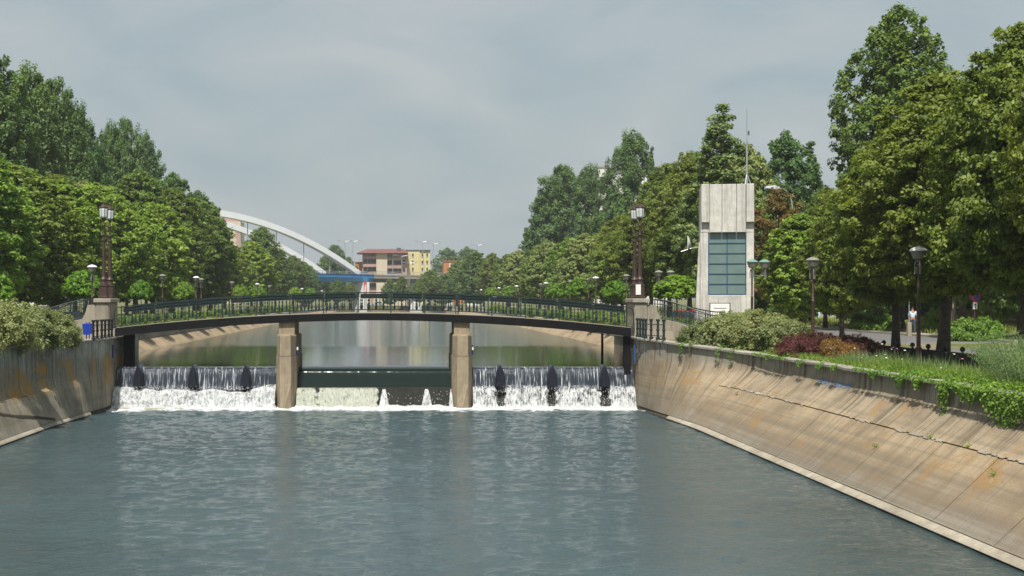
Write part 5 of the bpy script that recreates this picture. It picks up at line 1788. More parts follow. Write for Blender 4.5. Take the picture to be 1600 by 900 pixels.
# dish antenna on bracket arms
mb = MB()
mb.tube([(-1.55, 0.6, 5.3), (-2.0, 0.5, 5.25), (-2.6, 0.4, 5.05)], 0.025, 6)
mb.tube([(-2.0, 0.5, 5.25), (-2.1, 0.5, 5.8)], 0.025, 6)
da = mb.build('dish_arm', 'lamp_grey', tw)
mb = MB()
dp = []
for r_k, dx in ((0.02, 0.0), (0.25, -0.05), (0.42, -0.14), (0.44, -0.12), (0.25, -0.02), (0.02, 0.04)):
    dp.append([(-2.08 + dx, 0.5 + r_k * 0.9 * math.cos(a), 5.55 + r_k * math.sin(a)) for a in [2 * math.pi * k / 16 for k in range(16)]])
mb.loft(dp)
mb.build('dish', 'white_paint', da, smooth=True)

# ------------------------------------------------------------------ railings at the bridge ends
def post_fence(pts, label, seed, h_=1.02, r0=0.075):
    c = Vector(pts[len(pts) // 2])
    t = thing('post_fence', label, 'fence', tuple(c))
    mb = MB()
    mb.lathe([(r0 + 0.03, 0), (r0 + 0.03, 0.10), (r0 * 0.85, 0.13), (r0 * 0.8, 0.42), (r0 + 0.012, 0.44), (r0 + 0.012, 0.50), (r0 * 0.8, 0.52), (r0 * 0.78, h_ - 0.12), (r0 + 0.02, h_ - 0.1), (r0 + 0.025, h_ - 0.03), (r0, h_)], 8)
    me = mb.mesh('post', smooth=True)
    me.materials.append(MATS['rail_green' if seed else 'iron_black'])
    for p in pts:
        link('post', me, None, t, Vector(p) - c)
    for z in (0.18, h_ - 0.28):
        mb = MB()
        mb.tube([Vector(p) - c + Vector((0, 0, z)) for p in pts], 0.022, 6)
        mb.build('rail', 'rail_green' if seed else 'iron_black', t)
    return t
post_fence([(-14.93 - 0.05 * (k > 3), 67.35 - y, 3.64) for k, y in enumerate([0, 0.7, 1.55, 2.3, 3.05, 3.9])], 'row of black iron posts before the blue bins on the left wall', 0)
post_fence([(12.72 + max(0, (y - 2.4)) * 0.28, 67.3 - y, 3.68) for y in [0, 0.75, 1.5, 2.2, 2.9, 3.6, 4.2]], 'row of dark green iron posts at the right end of the footbridge', 1)
for x, y, lab in ((-15.95, 66.6, 'blue litter bin behind the iron posts, farther from the camera'), (-15.85, 65.6, 'blue litter bin behind the iron posts, nearer the pale shrub')):
    t = thing('litter_bin', lab, 'bin', (x, y, 3.56), 0.15, 'blue litter bins')
    mb = MB(); mb.loft([[(-0.14, -0.13, 0.30), (0.14, -0.13, 0.30), (0.14, 0.13, 0.30), (-0.14, 0.13, 0.30)], [(-0.19, -0.17, 0.86), (0.19, -0.17, 0.86), (0.19, 0.17, 0.86), (-0.19, 0.17, 0.86)], [(-0.16, -0.14, 0.86), (0.16, -0.14, 0.86), (0.16, 0.14, 0.86), (-0.16, 0.14, 0.86)], [(-0.12, -0.1, 0.4), (0.12, -0.1, 0.4), (0.12, 0.1, 0.4), (-0.12, 0.1, 0.4)]]); mb.build('bucket', 'bin_blue', t)
    mb = MB(); mb.tube([(0, 0.19, -0.05), (0, 0.19, 0.95)], 0.03, 6); mb.build('stand', 'bin_blue', t)

def ornate_railing(x0, y0, x1, y1, z0, z1, label, h_=1.0):
    """wrought-iron approach railing: bars and paired scrolls between two rails"""
    t = thing('ornate_railing', label, 'railing', (x0, y0, z0))
    L = math.hypot(x1 - x0, y1 - y0)
    n = int(L / 0.16)
    def at(f, z):
        return Vector(((x1 - x0) * f, (y1 - y0) * f, (z1 - z0) * smooth(f) + z))
    for nm, z, r0 in (('top_rail', h_, 0.035), ('bottom_rail', 0.1, 0.022), ('mid_rail', h_ * 0.78, 0.016)):
        mb = MB(); mb.tube([at(i / 12, z) for i in range(13)], r0, 6); mb.build(nm, 'rail_green', t)
    for i in range(n + 1):
        mb = MB(); mb.tube([at(i / n, 0.0 if i % 6 == 0 else 0.1), at(i / n, h_)], 0.03 if i % 6 == 0 else 0.014, 5)
        mb.build('post' if i % 6 == 0 else 'bar', 'rail_green', t)
    k = 0
    while k + 3 <= n:
        mb = MB()
        f0 = (k + 1.5) / n
        for sgn in (-1, 1):
            pts = []
            for s_ in range(11):
                a = s_ / 10 * 4.4
                rr = 0.03 + 0.018 * a
                pts.append(at(f0 + sgn * (0.09 - rr * math.cos(a)) / L, h_ * 0.45 + rr * math.sin(a) * 2.2 * sgn))
            mb.tube(pts, 0.018, 5)
        mb.build('scroll', 'rail_green', t)
        k += 3
    # low plinth
    mb = MB()
    d = Vector((-(y1 - y0), x1 - x0)).normalized() * 0.16
    mb.loft([[tuple(at(f, 0.02) + Vector((d.x * s_, d.y * s_, 0))) for s_ in (-1, 1)] + [tuple(at(f, -1.0) + Vector((d.x * s_, d.y * s_, 0))) for s_ in (1, -1)] for f in [i / 8 for i in range(9)]])
    mb.build('plinth', 'pedestal_concrete', t)
ornate_railing(13.9, 68.6, 17.2, 66.6, 4.62, 3.72, 'dark green scrolled railing curving down from the right bridge end', 1.05)
ornate_railing(13.9, 70.6, 18.5, 72.5, 4.62, 3.9, 'dark green scrolled railing on the far side of the right bridge approach', 1.05)
ornate_railing(-16.4, 68.6, -19.6, 66.8, 4.62, 3.85, 'dark scrolled railing running left from the left lamp pedestal', 1.05)
ornate_railing(-16.4, 70.6, -20.5, 72.5, 4.62, 3.9, 'dark scrolled railing on the far side of the left bridge approach', 1.05)
# earth ramps that bring the promenade up to the bridge deck
for s, x0 in ((1, 12.7), (-1, -14.9)):
    mb = MB()
    mb.loft([[(x0 + s * dx, 67.9, 3.4), (x0 + s * dx, 67.9, z), (x0 + s * dx, 72.6, z), (x0 + s * dx, 72.6, 3.4)] for dx, z in ((0, 4.12), (1.2, 4.1), (3.4, 3.75), (5.5, 3.45))])
    tag(mb.build('bridge_ramp', 'pavement'), kind='structure')

# ------------------------------------------------------------------ low iron fence along the right pavement
t = thing('iron_fence', 'low black iron fence with round finials between grass bed and pavement', 'fence', (20.6, 48, 3.2))
fy = np.arange(37.5, 58.6, 1.5)
mb = MB()
mb.box(-0.03, 0.03, -0.03, 0.03, 0, 0.56)
pm = mb.mesh('post'); pm.materials.append(MATS['iron_black'])
mb = MB()
mb.lathe([(0.03, 0.562), (0.075, 0.60), (0.10, 0.66), (0.075, 0.73), (0.03, 0.76)], 10)
fm = mb.mesh('finial', smooth=True); fm.materials.append(MATS['iron_black'])
mb = MB(); mb.box(-0.012, 0.012, -0.026, 0.026, 0.06, 0.50); bm_ = mb.mesh('bar'); bm_.materials.append(MATS['iron_black'])
for Y in fy:
    p = link('post', pm, None, t, (0, Y - 48, 0)); link('finial', fm, None, p)
    if Y < fy[-1]:
        for k in range(1, 17):
            link('bar', bm_, None, t, (0, Y - 48 + 1.5 * k / 17, 0))
for z in (0.06, 0.28, 0.50):
    mb = MB(); mb.box(-0.018, 0.018, fy[0] - 48, fy[-1] - 48, z, z + 0.04); mb.build('rail', 'iron_black', t)

# ------------------------------------------------------------------ street furniture across the road
x = (1488 - CX) / F * 74
t = thing('utility_pole', 'thick grey concrete utility pole left of the no-parking sign', 'pole', (x, 74, 3.42))
mb = MB(); mb.tube([(0, 0, -0.1), (0, 0, 3), (0, 0, 9)], [0.22, 0.2, 0.14], 10); mb.build('shaft', 'pedestal_concrete', t, smooth=True)
mb = MB(); mb.box(-0.3, -0.12, -0.24, -0.19, 1.6, 2.75); mb.build('notice', 'sign_black', t)
x = (1523 - CX) / F * 72
t = thing('no_parking_sign', 'round red and blue no-parking sign with a white arrow plate on a thin post', 'sign', (x, 72, 3.42))
mb = MB(); mb.tube([(0, 0, -0.05), (0, 0, 2.75)], 0.035, 8); mb.build('post', 'lamp_post_brown', t)
def disc(mb, r0, y, z, th=0.012, n=24):
    mb.loft([[(r0 * math.cos(2 * math.pi * k / n), y + d, z + r0 * math.sin(2 * math.pi * k / n)) for k in range(n)] for d in (0, -th)])
    return mb
d1 = disc(MB(), 0.31, -0.04, 2.45).build('disc', 'sign_red', t)
disc(MB(), 0.235, -0.055, 2.45, 0.006).build('disc_face', 'sign_blue', d1)
mb = MB()
for a in (45,):
    ca, sa = math.cos(R(a)), math.sin(R(a))
    mb.loft([[(u * ca - w * sa, y_, 2.45 + u * sa + w * ca) for u, w in ((-0.24, -0.035), (0.24, -0.035), (0.24, 0.035), (-0.24, 0.035))] for y_ in (-0.063, -0.068)])
mb.build('disc_bar', 'sign_red', d1)
mb = MB(); mb.box(-0.13, 0.13, -0.05, -0.038, 1.70, 2.09); ap = mb.build('arrow_plate', 'white_paint', t)
mb = MB(); mb.prism([(-0.02, 1.75), (0.02, 1.75), (0.02, 1.93), (0.07, 1.93), (0, 2.04), (-0.07, 1.93), (-0.02, 1.93)], 'y', -0.052, -0.056); mb.build('arrow', 'sign_black', ap)
x = (1422 - CX) / F * 80
t = thing('bollard_post', 'tan concrete post with a small lamp standing before the walking person', 'post', ((1420.5 - CX) / F * 78, 78, 3.42))
mb = MB(); mb.bevbox(-0.12, 0.12, -0.12, 0.12, -0.05, 0.85, 0.02); mb.build('foot', 'deck_concrete', t)
mb = MB(); mb.tube([(0, 0, 0.85), (0, 0, 2.6)], 0.035, 6); mb.build('shaft', 'steel_grey', t)
mb = MB(); mb.bevbox(-0.09, 0.22, -0.09, 0.09, 2.6, 2.82, 0.02); mb.build('head', 'lamp_glass_old', t)
x = (1560 - CX) / F * 78
t = thing('grey_post', 'short grey metal post right of the no-parking sign', 'post', (x, 78, 3.42))
mb = MB(); mb.tube([(0, 0, -0.05), (0, 0, 1.35)], 0.05, 8); mb.lathe([(0.06, 1.35), (0.05, 1.42), (0.01, 1.44)], 8); mb.build('shaft', 'steel_grey', t)

# brown block wall at the far side
t = thing('block_wall', 'low brown block wall behind the trees at the right edge', 'wall', (47, 102, 3.42))
mb = MB(); mb.bevbox(0, 0.98, -0.12, 0.12, 0, 0.29, 0.015); bk = mb.mesh('block'); bk.materials.append(MATS['brick_brown'])
for row in range(4):
    for i in range(16):
        link('block', bk, None, t, (-3.5 + i * 1.0 + (row % 2) * 0.5, rng.uniform(-.01, .01), row * 0.305))
mb = MB(); mb.bevbox(-3.6, 13.2, -0.17, 0.17, 1.222, 1.31, 0.02); mb.build('capping', 'pillar_stone', t)

# gatehouse with green door, seen between tower and lindens
t = thing('gatehouse', 'small white gatehouse with a green door and stone pillars across the road', 'building', (P(1250, 490, 150).x, 150, 3.42))
mb = MB(); mb.box(-3.5, 4.5, 0.4, 5, -0.1, 4.1); mb.build('wall', 'facade_white', t)
mb = MB(); mb.bevbox(-3.8, 4.8, 0.0, 5.3, 4.102, 4.4, 0.05); mb.build('roof', 'facade_white', t)
for x0, x1 in ((-1.0, -0.4), (-0.1, 0.35), (0.62, 1.05), (3.0, 3.5)):
    mb = MB(); mb.bevbox(x0, x1, -0.1, 0.39, -0.1, 3.2, 0.03); mb.build('pillar', 'pillar_stone', t)
mb = MB(); mb.box(1.2, 2.25, 0.3, 0.39, 0, 3.0); dr = mb.build('door', 'door_green', t)
mb = MB(); mb.box(2.1, 2.16, 0.24, 0.299, 1.2, 1.5); mb.build('handle', 'steel_grey', dr)
mb = MB(); mb.box(2.5, 2.95, 0.3, 0.39, 1.8, 3.2); mb.build('window', 'window_dark', t)
mb = MB()
for k in range(6):
    mb.box(2.45 + k * 0.12, 2.48 + k * 0.12, 0.2, 0.24, 0.2, 1.7)
for z in (0.3, 0.9, 1.6):
    mb.box(2.42, 3.1, 0.16, 0.199, z, z + 0.05)
mb.build('gate_grille', 'steel_grey', t)
# blue direction sign on a post in front of it
t = thing('blue_sign', 'dark blue sign board on a thin black post beside the dark-headed lamp', 'sign', ((1258 - CX) / F * 78, 78, 3.42))
mb = MB(); mb.tube([(0, 0, -0.05), (0, 0, 3.2)], 0.045, 8); mb.build('post', 'iron_black', t)
mb = MB(); mb.bevbox(-0.42, 0.46, -0.06, -0.046, 2.0, 2.16, 0.003); b_ = mb.build('board', 'navy_sign', t)
mb = MB(); mb.loft([[(-0.40, y_, 2.17), (0.44, y_, 2.17), (0.36, y_, 3.0), (-0.2, y_, 3.0)] for y_ in (-0.05, -0.075)]); b2 = mb.build('upper_board', 'navy_sign', t)
mb = MB()
for k in range(4):
    mb.loft([[(-0.16 + k * 0.12, y_, 2.2), (-0.13 + k * 0.12, y_, 2.2), (-0.05 + k * 0.09, y_, 2.5), (-0.08 + k * 0.09, y_, 2.5)] for y_ in (-0.077, -0.081)])
mb.build('stripes', 'white_paint', b2)
# bent-arm road lamp above the brown tree
t = thing('road_lamp', 'tall road lamp with a white head on a bent rusty arm right of the tower', 'street lamp', ((1238 - CX) / F * 88, 88, 3.42))
mb = MB(); mb.tube([(0, 0, -0.1), (0, 0, 5), (0.0, 0, 8.6), (-0.12, 0, 9.3), (-0.45, 0, 9.75), (-0.95, 0, 9.9)], [0.1, 0.08, 0.06, 0.05, 0.045, 0.04], 8); mb.build('arm', 'deck_concrete', t, smooth=True)
mb = MB(); mb.loft([[(-0.9, -0.09, 9.84), (-0.9, 0.09, 9.84), (-0.9, 0.09, 9.98), (-0.9, -0.09, 9.98)], [(-1.3, -0.17, 9.84), (-1.3, 0.17, 9.84), (-1.3, 0.13, 10.08), (-1.3, -0.13, 10.08)], [(-1.85, -0.1, 9.9), (-1.85, 0.1, 9.9), (-1.85, 0.07, 10.02), (-1.85, -0.07, 10.02)]]); mb.build('head', 'lamp_glass_white', t, smooth=True)
# stone-grey cabinet and pale post behind the left shrubs
t = thing('utility_cabinet', 'grey utility cabinet behind the pale left shrubs', 'cabinet', ((68 - CX) / F * 80, 80, 3.46))
mb = MB(); mb.bevbox(-0.28, 0.28, -0.2, 0.2, 0, 1.75, 0.02); mb.build('body', 'pillar_stone', t)
mb = MB(); mb.bevbox(-0.31, 0.31, -0.23, 0.23, 1.752, 1.84, 0.02); mb.build('lid', 'lamp_grey', t)

# ------------------------------------------------------------------ people
def skin_mesh(name, chains, mat, parent):
    """one continuous surface grown round a joint skeleton"""
    vs, es, rs, index = [], [], [], {}
    for ch in chains:
        prev = None
        for (p, r0) in ch:
            key = tuple(round(q, 3) for q in p)
            if key not in index:
                index[key] = len(vs)
                vs.append(p); rs.append(r0)
            if prev is not None:
                es.append((prev, index[key]))
            prev = index[key]
    me = bpy.data.meshes.new(name)
    me.from_pydata(vs, es, [])
    me.materials.append(MATS[mat])
    o = bpy.data.objects.new(name, me)
    COL.objects.link(o)
    o.parent = parent
    o.modifiers.new('skin', 'SKIN').use_smooth_shade = True
    for i, sv in enumerate(me.skin_vertices[0].data):
        r0 = rs[i]
        sv.radius = (r0, r0) if isinstance(r0, (int, float)) else r0
        sv.use_root = (i == 0)
    o.modifiers.new('sub', 'SUBSURF').levels = 1
    o.modifiers['sub'].render_levels = 2
    return o
def person(loc, rz, label, shirt, trousers, arm=0.0):
    t = thing('person', label, 'person', loc, rz)
    P0 = (0, 0, 0.95)
    legs = lambda g: [[(P0, 0.14 + g), ((sx * 0.09, 0, 0.88), 0.095 + g), ((sx * 0.10, -0.10 * sx * 1.0, 0.48), 0.062 + g), ((sx * 0.10, -0.10 * sx + 0.06, 0.09), 0.042 + g)] for sx in (-1, 1)]
    feet = [[((sx * 0.10, -0.10 * sx + 0.06, 0.09), 0.042), ((sx * 0.105, -0.10 * sx - 0.09, 0.035), 0.034)] for sx in (-1, 1)]
    torso = lambda g: [[(P0, (0.145 + g, 0.105 + g)), ((0, 0, 1.15), (0.14 + g, 0.10 + g)), ((0, 0, 1.36), (0.17 + g, 0.11 + g)), ((0, 0, 1.46), (0.09 + g, 0.075 + g))]]
    up = lambda g: [[((0, 0, 1.36), (0.17 + g, 0.11 + g)), ((sx * 0.2, 0, 1.39), 0.058 + g), ((sx * 0.25, 0.03, 1.12), 0.046 + g)] for sx in (-1, 1)]
    fore = [[((sx * 0.25, 0.03, 1.12), 0.046), ((sx * 0.24, -0.10, 0.90), 0.033), ((sx * 0.235, -0.13, 0.82), 0.036), ((sx * 0.23, -0.15, 0.73), 0.018)] for sx in (-1, 1)]
    thumb = [[((sx * 0.235, -0.13, 0.82), 0.036), ((sx * 0.20, -0.17, 0.78), 0.014)] for sx in (-1, 1)]
    head = [[((0, 0, 1.46), (0.09, 0.075)), ((0, -0.01, 1.53), 0.055), ((0, -0.02, 1.62), (0.078, 0.092)), ((0, -0.01, 1.70), (0.075, 0.088)), ((0, 0, 1.75), 0.04)]]
    skin_mesh('body', torso(0) + legs(0) + feet + up(0) + fore + thumb + head, 'skin', t)
    skin_mesh('shirt', torso(0.018) + up(0.02), shirt, t)
    skin_mesh('trousers', [[((0, 0, 1.0), 0.15)] + legs(0.02)[0], legs(0.02)[1]], trousers, t)
    skin_mesh('hair', [[((0, 0.02, 1.64), 0.085), ((0, 0.01, 1.71), 0.088), ((0, 0.01, 1.755), 0.05)]], 'hair_dark', t)
    return t
person(((1426 - CX) / F * 84, 84, 3.44), R(172), 'person in a pale blue shirt and jeans walking away on the right pavement', 'shirt_pale', 'jeans')
person(((88 - CX) / F * 88, 88, 3.50), R(-40), 'person in a dark shirt standing behind the left shrubs', 'shirt_dark', 'trousers_grey')

# ------------------------------------------------------------------ cars
def car(loc, rz, label, paint, group=None):
    t = thing('car', label, 'car', loc, rz, group)
    mb = MB()
    L, W = 2.1, 0.85
    sec_ = [(-L, 0.45, 0.72, 0.80), (-L + 0.12, 0.28, 0.82, 0.84), (-1.3, 0.22, 0.92, 0.85), (-0.4, 0.2, 0.95, 0.85), (1.0, 0.2, 0.94, 0.85), (1.9, 0.25, 0.92, 0.84), (L, 0.42, 0.80, 0.78)]
    mb.loft([[(x_, -w * 0.94, z0), (x_, w * 0.94, z0), (x_, w, lerp(z0, z1, 0.5)), (x_, w * 0.93, z1), (x_, -w * 0.93, z1), (x_, -w, lerp(z0, z1, 0.5))] for x_, z0, z1, w in sec_])
    b = mb.build('body', paint, t, smooth=True)
    mb = MB()
    mb.loft([[(-0.95, -0.76, 0.93), (1.75, -0.76, 0.93), (1.75, 0.76, 0.93), (-0.95, 0.76, 0.93)], [(-0.25, -0.62, 1.38), (1.15, -0.62, 1.38), (1.15, 0.62, 1.38), (-0.25, 0.62, 1.38)]])
    mb.build('windows', 'window_dark', t)
    mb = MB()
    mb.loft([[(-0.30, -0.64, 1.382), (1.2, -0.64, 1.382), (1.2, 0.64, 1.382), (-0.30, 0.64, 1.382)], [(-0.2, -0.55, 1.45), (1.05, -0.55, 1.45), (1.05, 0.55, 1.45), (-0.2, 0.55, 1.45)]])
    mb.build('roof', paint, t)
    for wx in (-1.3, 1.3):
        for s in (-1, 1):
            mb = MB()
            mb.loft([[(wx + r0 * math.cos(a), s * y_, 0.31 + r0 * math.sin(a)) for a in [2 * math.pi * k / 16 for k in range(16)]] for r0, y_ in ((0.29, 0.66), (0.31, 0.70), (0.31, 0.84), (0.28, 0.87))])
            w = mb.build('wheel', 'rubber', t)
            mb = MB()
            mb.loft([[(wx + r0 * math.cos(a), s * y_, 0.31 + r0 * math.sin(a)) for a in [2 * math.pi * k / 12 for k in range(12)]] for r0, y_ in ((0.19, 0.86), (0.18, 0.882))])
            mb.build('rim', 'steel_grey', w)
    for s in (-1, 1):
        mb = MB(); mb.bevbox(-2.13, -2.04, s * 0.6 - 0.16, s * 0.6 + 0.16, 0.60, 0.74, 0.01); mb.build('headlight', 'lamp_glass_white', t)
        mb = MB(); mb.bevbox(2.02, 2.125, s * 0.64 - 0.12, s * 0.64 + 0.12, 0.62, 0.80, 0.01); mb.build('tail_light', 'sign_red', t)
        mb = MB(); mb.bevbox(-0.78, -0.6, s * 0.92 - 0.09, s * 0.92 + 0.09, 0.98, 1.12, 0.02); mb.build('mirror', paint, t)
    return t
car((-20.6, 79.5, 3.44), R(70), 'dark car parked behind the scrolled railing on the left bank', 'car_dark')
car((20.6, 90, 3.44), R(100), 'red car half hidden behind the right scrolled railing', 'car_red')
# ------------------------------------------------------------------ white arch bridge with a blue deck
ax, ay = -0.6, -0.8
ab = thing('arch_bridge', 'white twin-ribbed arch bridge with a blue deck in the distance', 'bridge', (-11.6, 400, 3.4))
def axp(s, o, z):
    return (-11.6 + ax * s - 0.8 * o, 400 + ay * s + 0.6 * o, z)
def rib_z(s):
    return 13.5 + 0.4538 * s - 0.00323 * s * s
for o, nm in ((0.0, 'near'), (14.0, 'far')):
    mb = MB()
    rings = []
    for i in range(41):
        s = 140.5 * i / 40
        z = rib_z(s)
        sl_ = 0.4538 - 0.00646 * s
        d = Vector((1, sl_)).normalized()
        th = 0.85
        rings.append([axp(s - d.y * th * k, o + w, z + d.x * th * k) for k, w in ((-1, -0.9), (-1, 0.9), (1, 0.7), (1, -0.7))])
    mb.loft(rings)
    mb.build('arch_rib', 'arch_white', ab, world=True)
    for s in range(14, 134, 12):
        mb = MB()
        mb.tube([axp(s, o, 12.8), axp(s, o, rib_z(s) - 0.9)], 0.16, 6)
        mb.build('hanger', 'steel_grey', ab, world=True)
mb = MB()
mb.loft([[axp(s, -1.3, 13.03), axp(s, 15.3, 13.03)] for s in (-6, 145)], closed=False)
mb.build('carriageway', 'asphalt', ab, world=True)
mb = MB()
mb.loft([[axp(s, -1.6, 13.0), axp(s, 15.6, 13.0), axp(s, 15.6, 12.4), axp(s, 14.6, 11.0), axp(s, -0.6, 11.0), axp(s, -1.6, 12.4)] for s in (-6, 145)])
mb.build('deck', 'deck_blue', ab, world=True)
mb = MB()
mb.loft([[axp(s, -1.7, 13.0), axp(s, -1.7, 13.35), axp(s, -1.55, 13.35), axp(s, -1.55, 13.0)] for s in (-6, 145)])
mb.build('deck_edge', 'blue_frame', ab, world=True)
mb = MB()
for s in range(-5, 144, 3):
    mb.tube([axp(s, -1.4, 13.0), axp(s, -1.4, 14.1)], 0.05, 4)
for z in (13.6, 14.1):
    mb.tube([axp(-6, -1.4, z), axp(145, -1.4, z)], 0.06, 4)
mb.build('parapet_rail', 'steel_grey', ab, world=True)
mb = MB(); mb.box(-13.6, -8.2, 400, 406, 2, 10.98); mb.build('pier', 'facade_white', ab, world=True)
mb = MB(); mb.box(-86, -78, 288, 296, 2, 10.98); mb.build('pier', 'facade_white', ab, world=True)

vd = thing('road_viaduct', 'low grey-beige road viaduct running right from the blue deck', 'viaduct', (10, 410, 3.4))
VP_ = [(-8.0, 404), (0, 412), (10, 420), (22, 425), (60, 428), (140, 430)]
mb = MB()
mb.loft([[(x, y, 13.0), (x, y + 12, 13.0), (x, y + 12, 12.2), (x, y + 9, 11.0), (x, y + 3, 11.0), (x, y, 12.2)] for x, y in VP_])
mb.build('deck', 'viaduct_concrete', vd, world=True)
mb = MB()
mb.loft([[(x, y - 0.1, 12.98), (x, y - 0.1, 13.45), (x, y + 0.15, 13.45), (x, y + 0.15, 12.98)] for x, y in VP_])
mb.build('parapet', 'coping_concrete', vd, world=True)
mb = MB()
for z in (13.9, 14.4):
    mb.tube([(x, y, z) for x, y in VP_], 0.05, 4)
for x in range(-8, 30, 2):
    y = np.interp(x, [p[0] for p in VP_], [p[1] for p in VP_])
    mb.tube([(x, y, 13.4), (x, y, 14.45)], 0.045, 4)
mb.build('parapet_rail', 'steel_grey', vd, world=True)
for x0, x1, y0 in ((4.6, 8.5, 420), (24, 28, 428), (60, 64, 432), (17, 19, 426)):
    mb = MB(); mb.box(x0, x1, y0, y0 + 6, 2, 10.98); mb.build('pier', 'facade_white', vd, world=True)
mb = MB(); mb.box(-8, 3.5, 440, 441, 3.3, 7.2); mb.build('abutment_wall', 'facade_beige', vd, world=True)

# ------------------------------------------------------------------ houses beyond
def fx(px, Y): return (px - CX) / F * Y
def fz(py, Y): return H + (CY - py) / F * Y
def house_part(t, name, mat, x0, x1, z0, z1, y0, y1):
    mb = MB(); mb.box(x0, x1, y0, y1, z0, z1)
    return mb.build(name, mat, t, world=True)
Y = 520
t = thing('apartment_house', 'four-storey beige and rose house with a red hipped roof and balconies', 'building', (fx(597, Y), Y, 3.4))
house_part(t, 'wall', 'facade_beige', fx(588, Y), fx(605, Y), 3.3, fz(394, Y), Y, Y + 14)
house_part(t, 'wall', 'facade_rose', fx(566, Y), fx(588, Y) - 0.02, 3.3, fz(394, Y), Y + 2.0, Y + 14)
house_part(t, 'wall', 'facade_rose', fx(605, Y) + 0.02, fx(636, Y), 3.3, fz(394, Y), Y + 2.0, Y + 14)
for k in range(4):
    zt, zb = fz(400 + 12.5 * k, Y), fz(404.5 + 12.5 * k, Y)
    house_part(t, 'balcony', 'facade_rose', fx(567, Y), fx(588, Y) - 0.05, zb, zt, Y + 0.3, Y + 1.99)
    house_part(t, 'balcony', 'facade_rose', fx(605, Y) + 0.05, fx(627, Y), zb - 0.6, zt - 0.6, Y + 0.3, Y + 1.99)
    w = house_part(t, 'window', 'window_dark', fx(568, Y), fx(573.5, Y), fz(411.5 + 12.5 * k, Y), fz(405 + 12.5 * k, Y), Y + 1.9, Y + 1.99)
    w = house_part(t, 'window', 'window_dark', fx(575, Y), fx(587, Y), fz(411.5 + 12.5 * k, Y), fz(405 + 12.5 * k, Y), Y + 1.9, Y + 1.99)
    w = house_part(t, 'window', 'window_dark', fx(606, Y), fx(613, Y), fz(413 + 12.5 * k, Y), fz(406 + 12.5 * k, Y), Y + 1.9, Y + 1.99)
    w = house_part(t, 'window', 'window_dark', fx(614.5, Y), fx(627, Y), fz(413 + 12.5 * k, Y), fz(406 + 12.5 * k, Y), Y + 1.9, Y + 1.99)
    house_part(t, 'window', 'window_dark', fx(629, Y), fx(633, Y), fz(412 + 12.5 * k, Y), fz(406 + 12.5 * k, Y), Y + 1.9, Y + 1.99)
house_part(t, 'downpipe', 'steel_grey', fx(613.4, Y), fx(614.3, Y), 3.4, fz(395, Y), Y - 0.1, Y + 0.2)
mb = MB()
a0, a1, zt, ze = fx(557, Y), fx(638, Y), fz(388.5, Y), fz(395.5, Y)
mb.loft([[(a0, Y - 1.5, ze), (a1, Y - 1.5, ze), (a1, Y + 16, ze), (a0, Y + 16, ze)], [(fx(573, Y), Y + 4, zt), (fx(632, Y), Y + 4, zt), (fx(632, Y), Y + 10, zt), (fx(573, Y), Y + 10, zt)]])
rf = mb.build('roof', 'roof_red', t, world=True)
mb = MB(); mb.box(fx(620, Y), fx(626.5, Y), Y + 1, Y + 4, fz(394, Y), fz(387, Y)); o = mb.build('chimney', 'pipe_grey', rf, loc=-t.location)
Y = 535
t = thing('yellow_house', 'plain yellow block house with small square windows', 'building', (fx(653, Y), Y, 3.4))
house_part(t, 'wall', 'facade_yellow', fx(634, Y), fx(656, Y), 3.3, fz(391.5, Y), Y, Y + 14)
house_part(t, 'wall', 'facade_yellow', fx(656, Y) + 0.03, fx(672, Y), 3.3, fz(391.5, Y), Y + 0.4, Y + 14)
house_part(t, 'roof', 'pipe_grey', fx(633, Y), fx(673, Y), fz(391.4, Y), fz(390.4, Y), Y - 0.3, Y + 14.3)
for k in range(4):
    for p in (645, 660, 667.5):
        w_ = house_part(t, 'window', 'window_dark', fx(p - 1.2, Y), fx(p + 1.2, Y), fz(401 + 11 * k, Y), fz(396.3 + 11 * k, Y), Y - 0.05 if p < 656 else Y + 0.35, Y + 0.5)
        mb = MB(); mb.box(fx(p - 1.5, Y), fx(p + 1.5, Y), (Y - 0.2 if p < 656 else Y + 0.2), Y + 0.34 if p > 656 else Y - 0.052, fz(401.8 + 11 * k, Y), fz(401.1 + 11 * k, Y)); mb.build('sill', 'facade_white', w_, loc=-t.location)
Y = 560
t = thing('orange_house', 'low orange flat-roofed house half hidden by trees', 'building', (fx(707, Y), Y, 3.4))
house_part(t, 'wall', 'facade_orange', fx(693, Y), fx(724, Y), 3.3, fz(408.5, Y), Y, Y + 12)
house_part(t, 'window', 'facade_white', fx(702, Y), fx(704, Y), fz(418, Y), fz(411, Y), Y - 0.1, Y + 0.1)
house_part(t, 'window', 'window_dark', fx(713, Y), fx(721, Y), fz(418, Y), fz(411, Y), Y - 0.1, Y + 0.1)
house_part(t, 'roof', 'facade_orange', fx(692, Y), fx(725, Y), fz(408.4, Y), fz(407.4, Y), Y - 0.4, Y + 12.4)
t = thing('orange_annexe', 'small orange annexe at the left of the red-roofed house', 'building', (fx(560, 530), 530, 3.4))
house_part(t, 'wall', 'facade_orange', fx(555, 530), fx(566, 530), 3.3, fz(410, 530), 530, 540)
house_part(t, 'roof', 'facade_orange', fx(554.5, 530), fx(566.5, 530), fz(409.9, 530), fz(409.2, 530), 529.6, 540.4)
Y = 400
t = thing('white_block', 'white apartment block showing between the right poplars', 'building', (fx(955, Y), Y, 3.4))
house_part(t, 'wall', 'facade_white', fx(934, Y), fx(952, Y), 3.3, fz(262, Y), Y, Y + 12)
house_part(t, 'wall', 'facade_white', fx(952, Y) + 0.05, fx(1050, Y), 3.3, fz(266, Y), Y + 1, Y + 12)
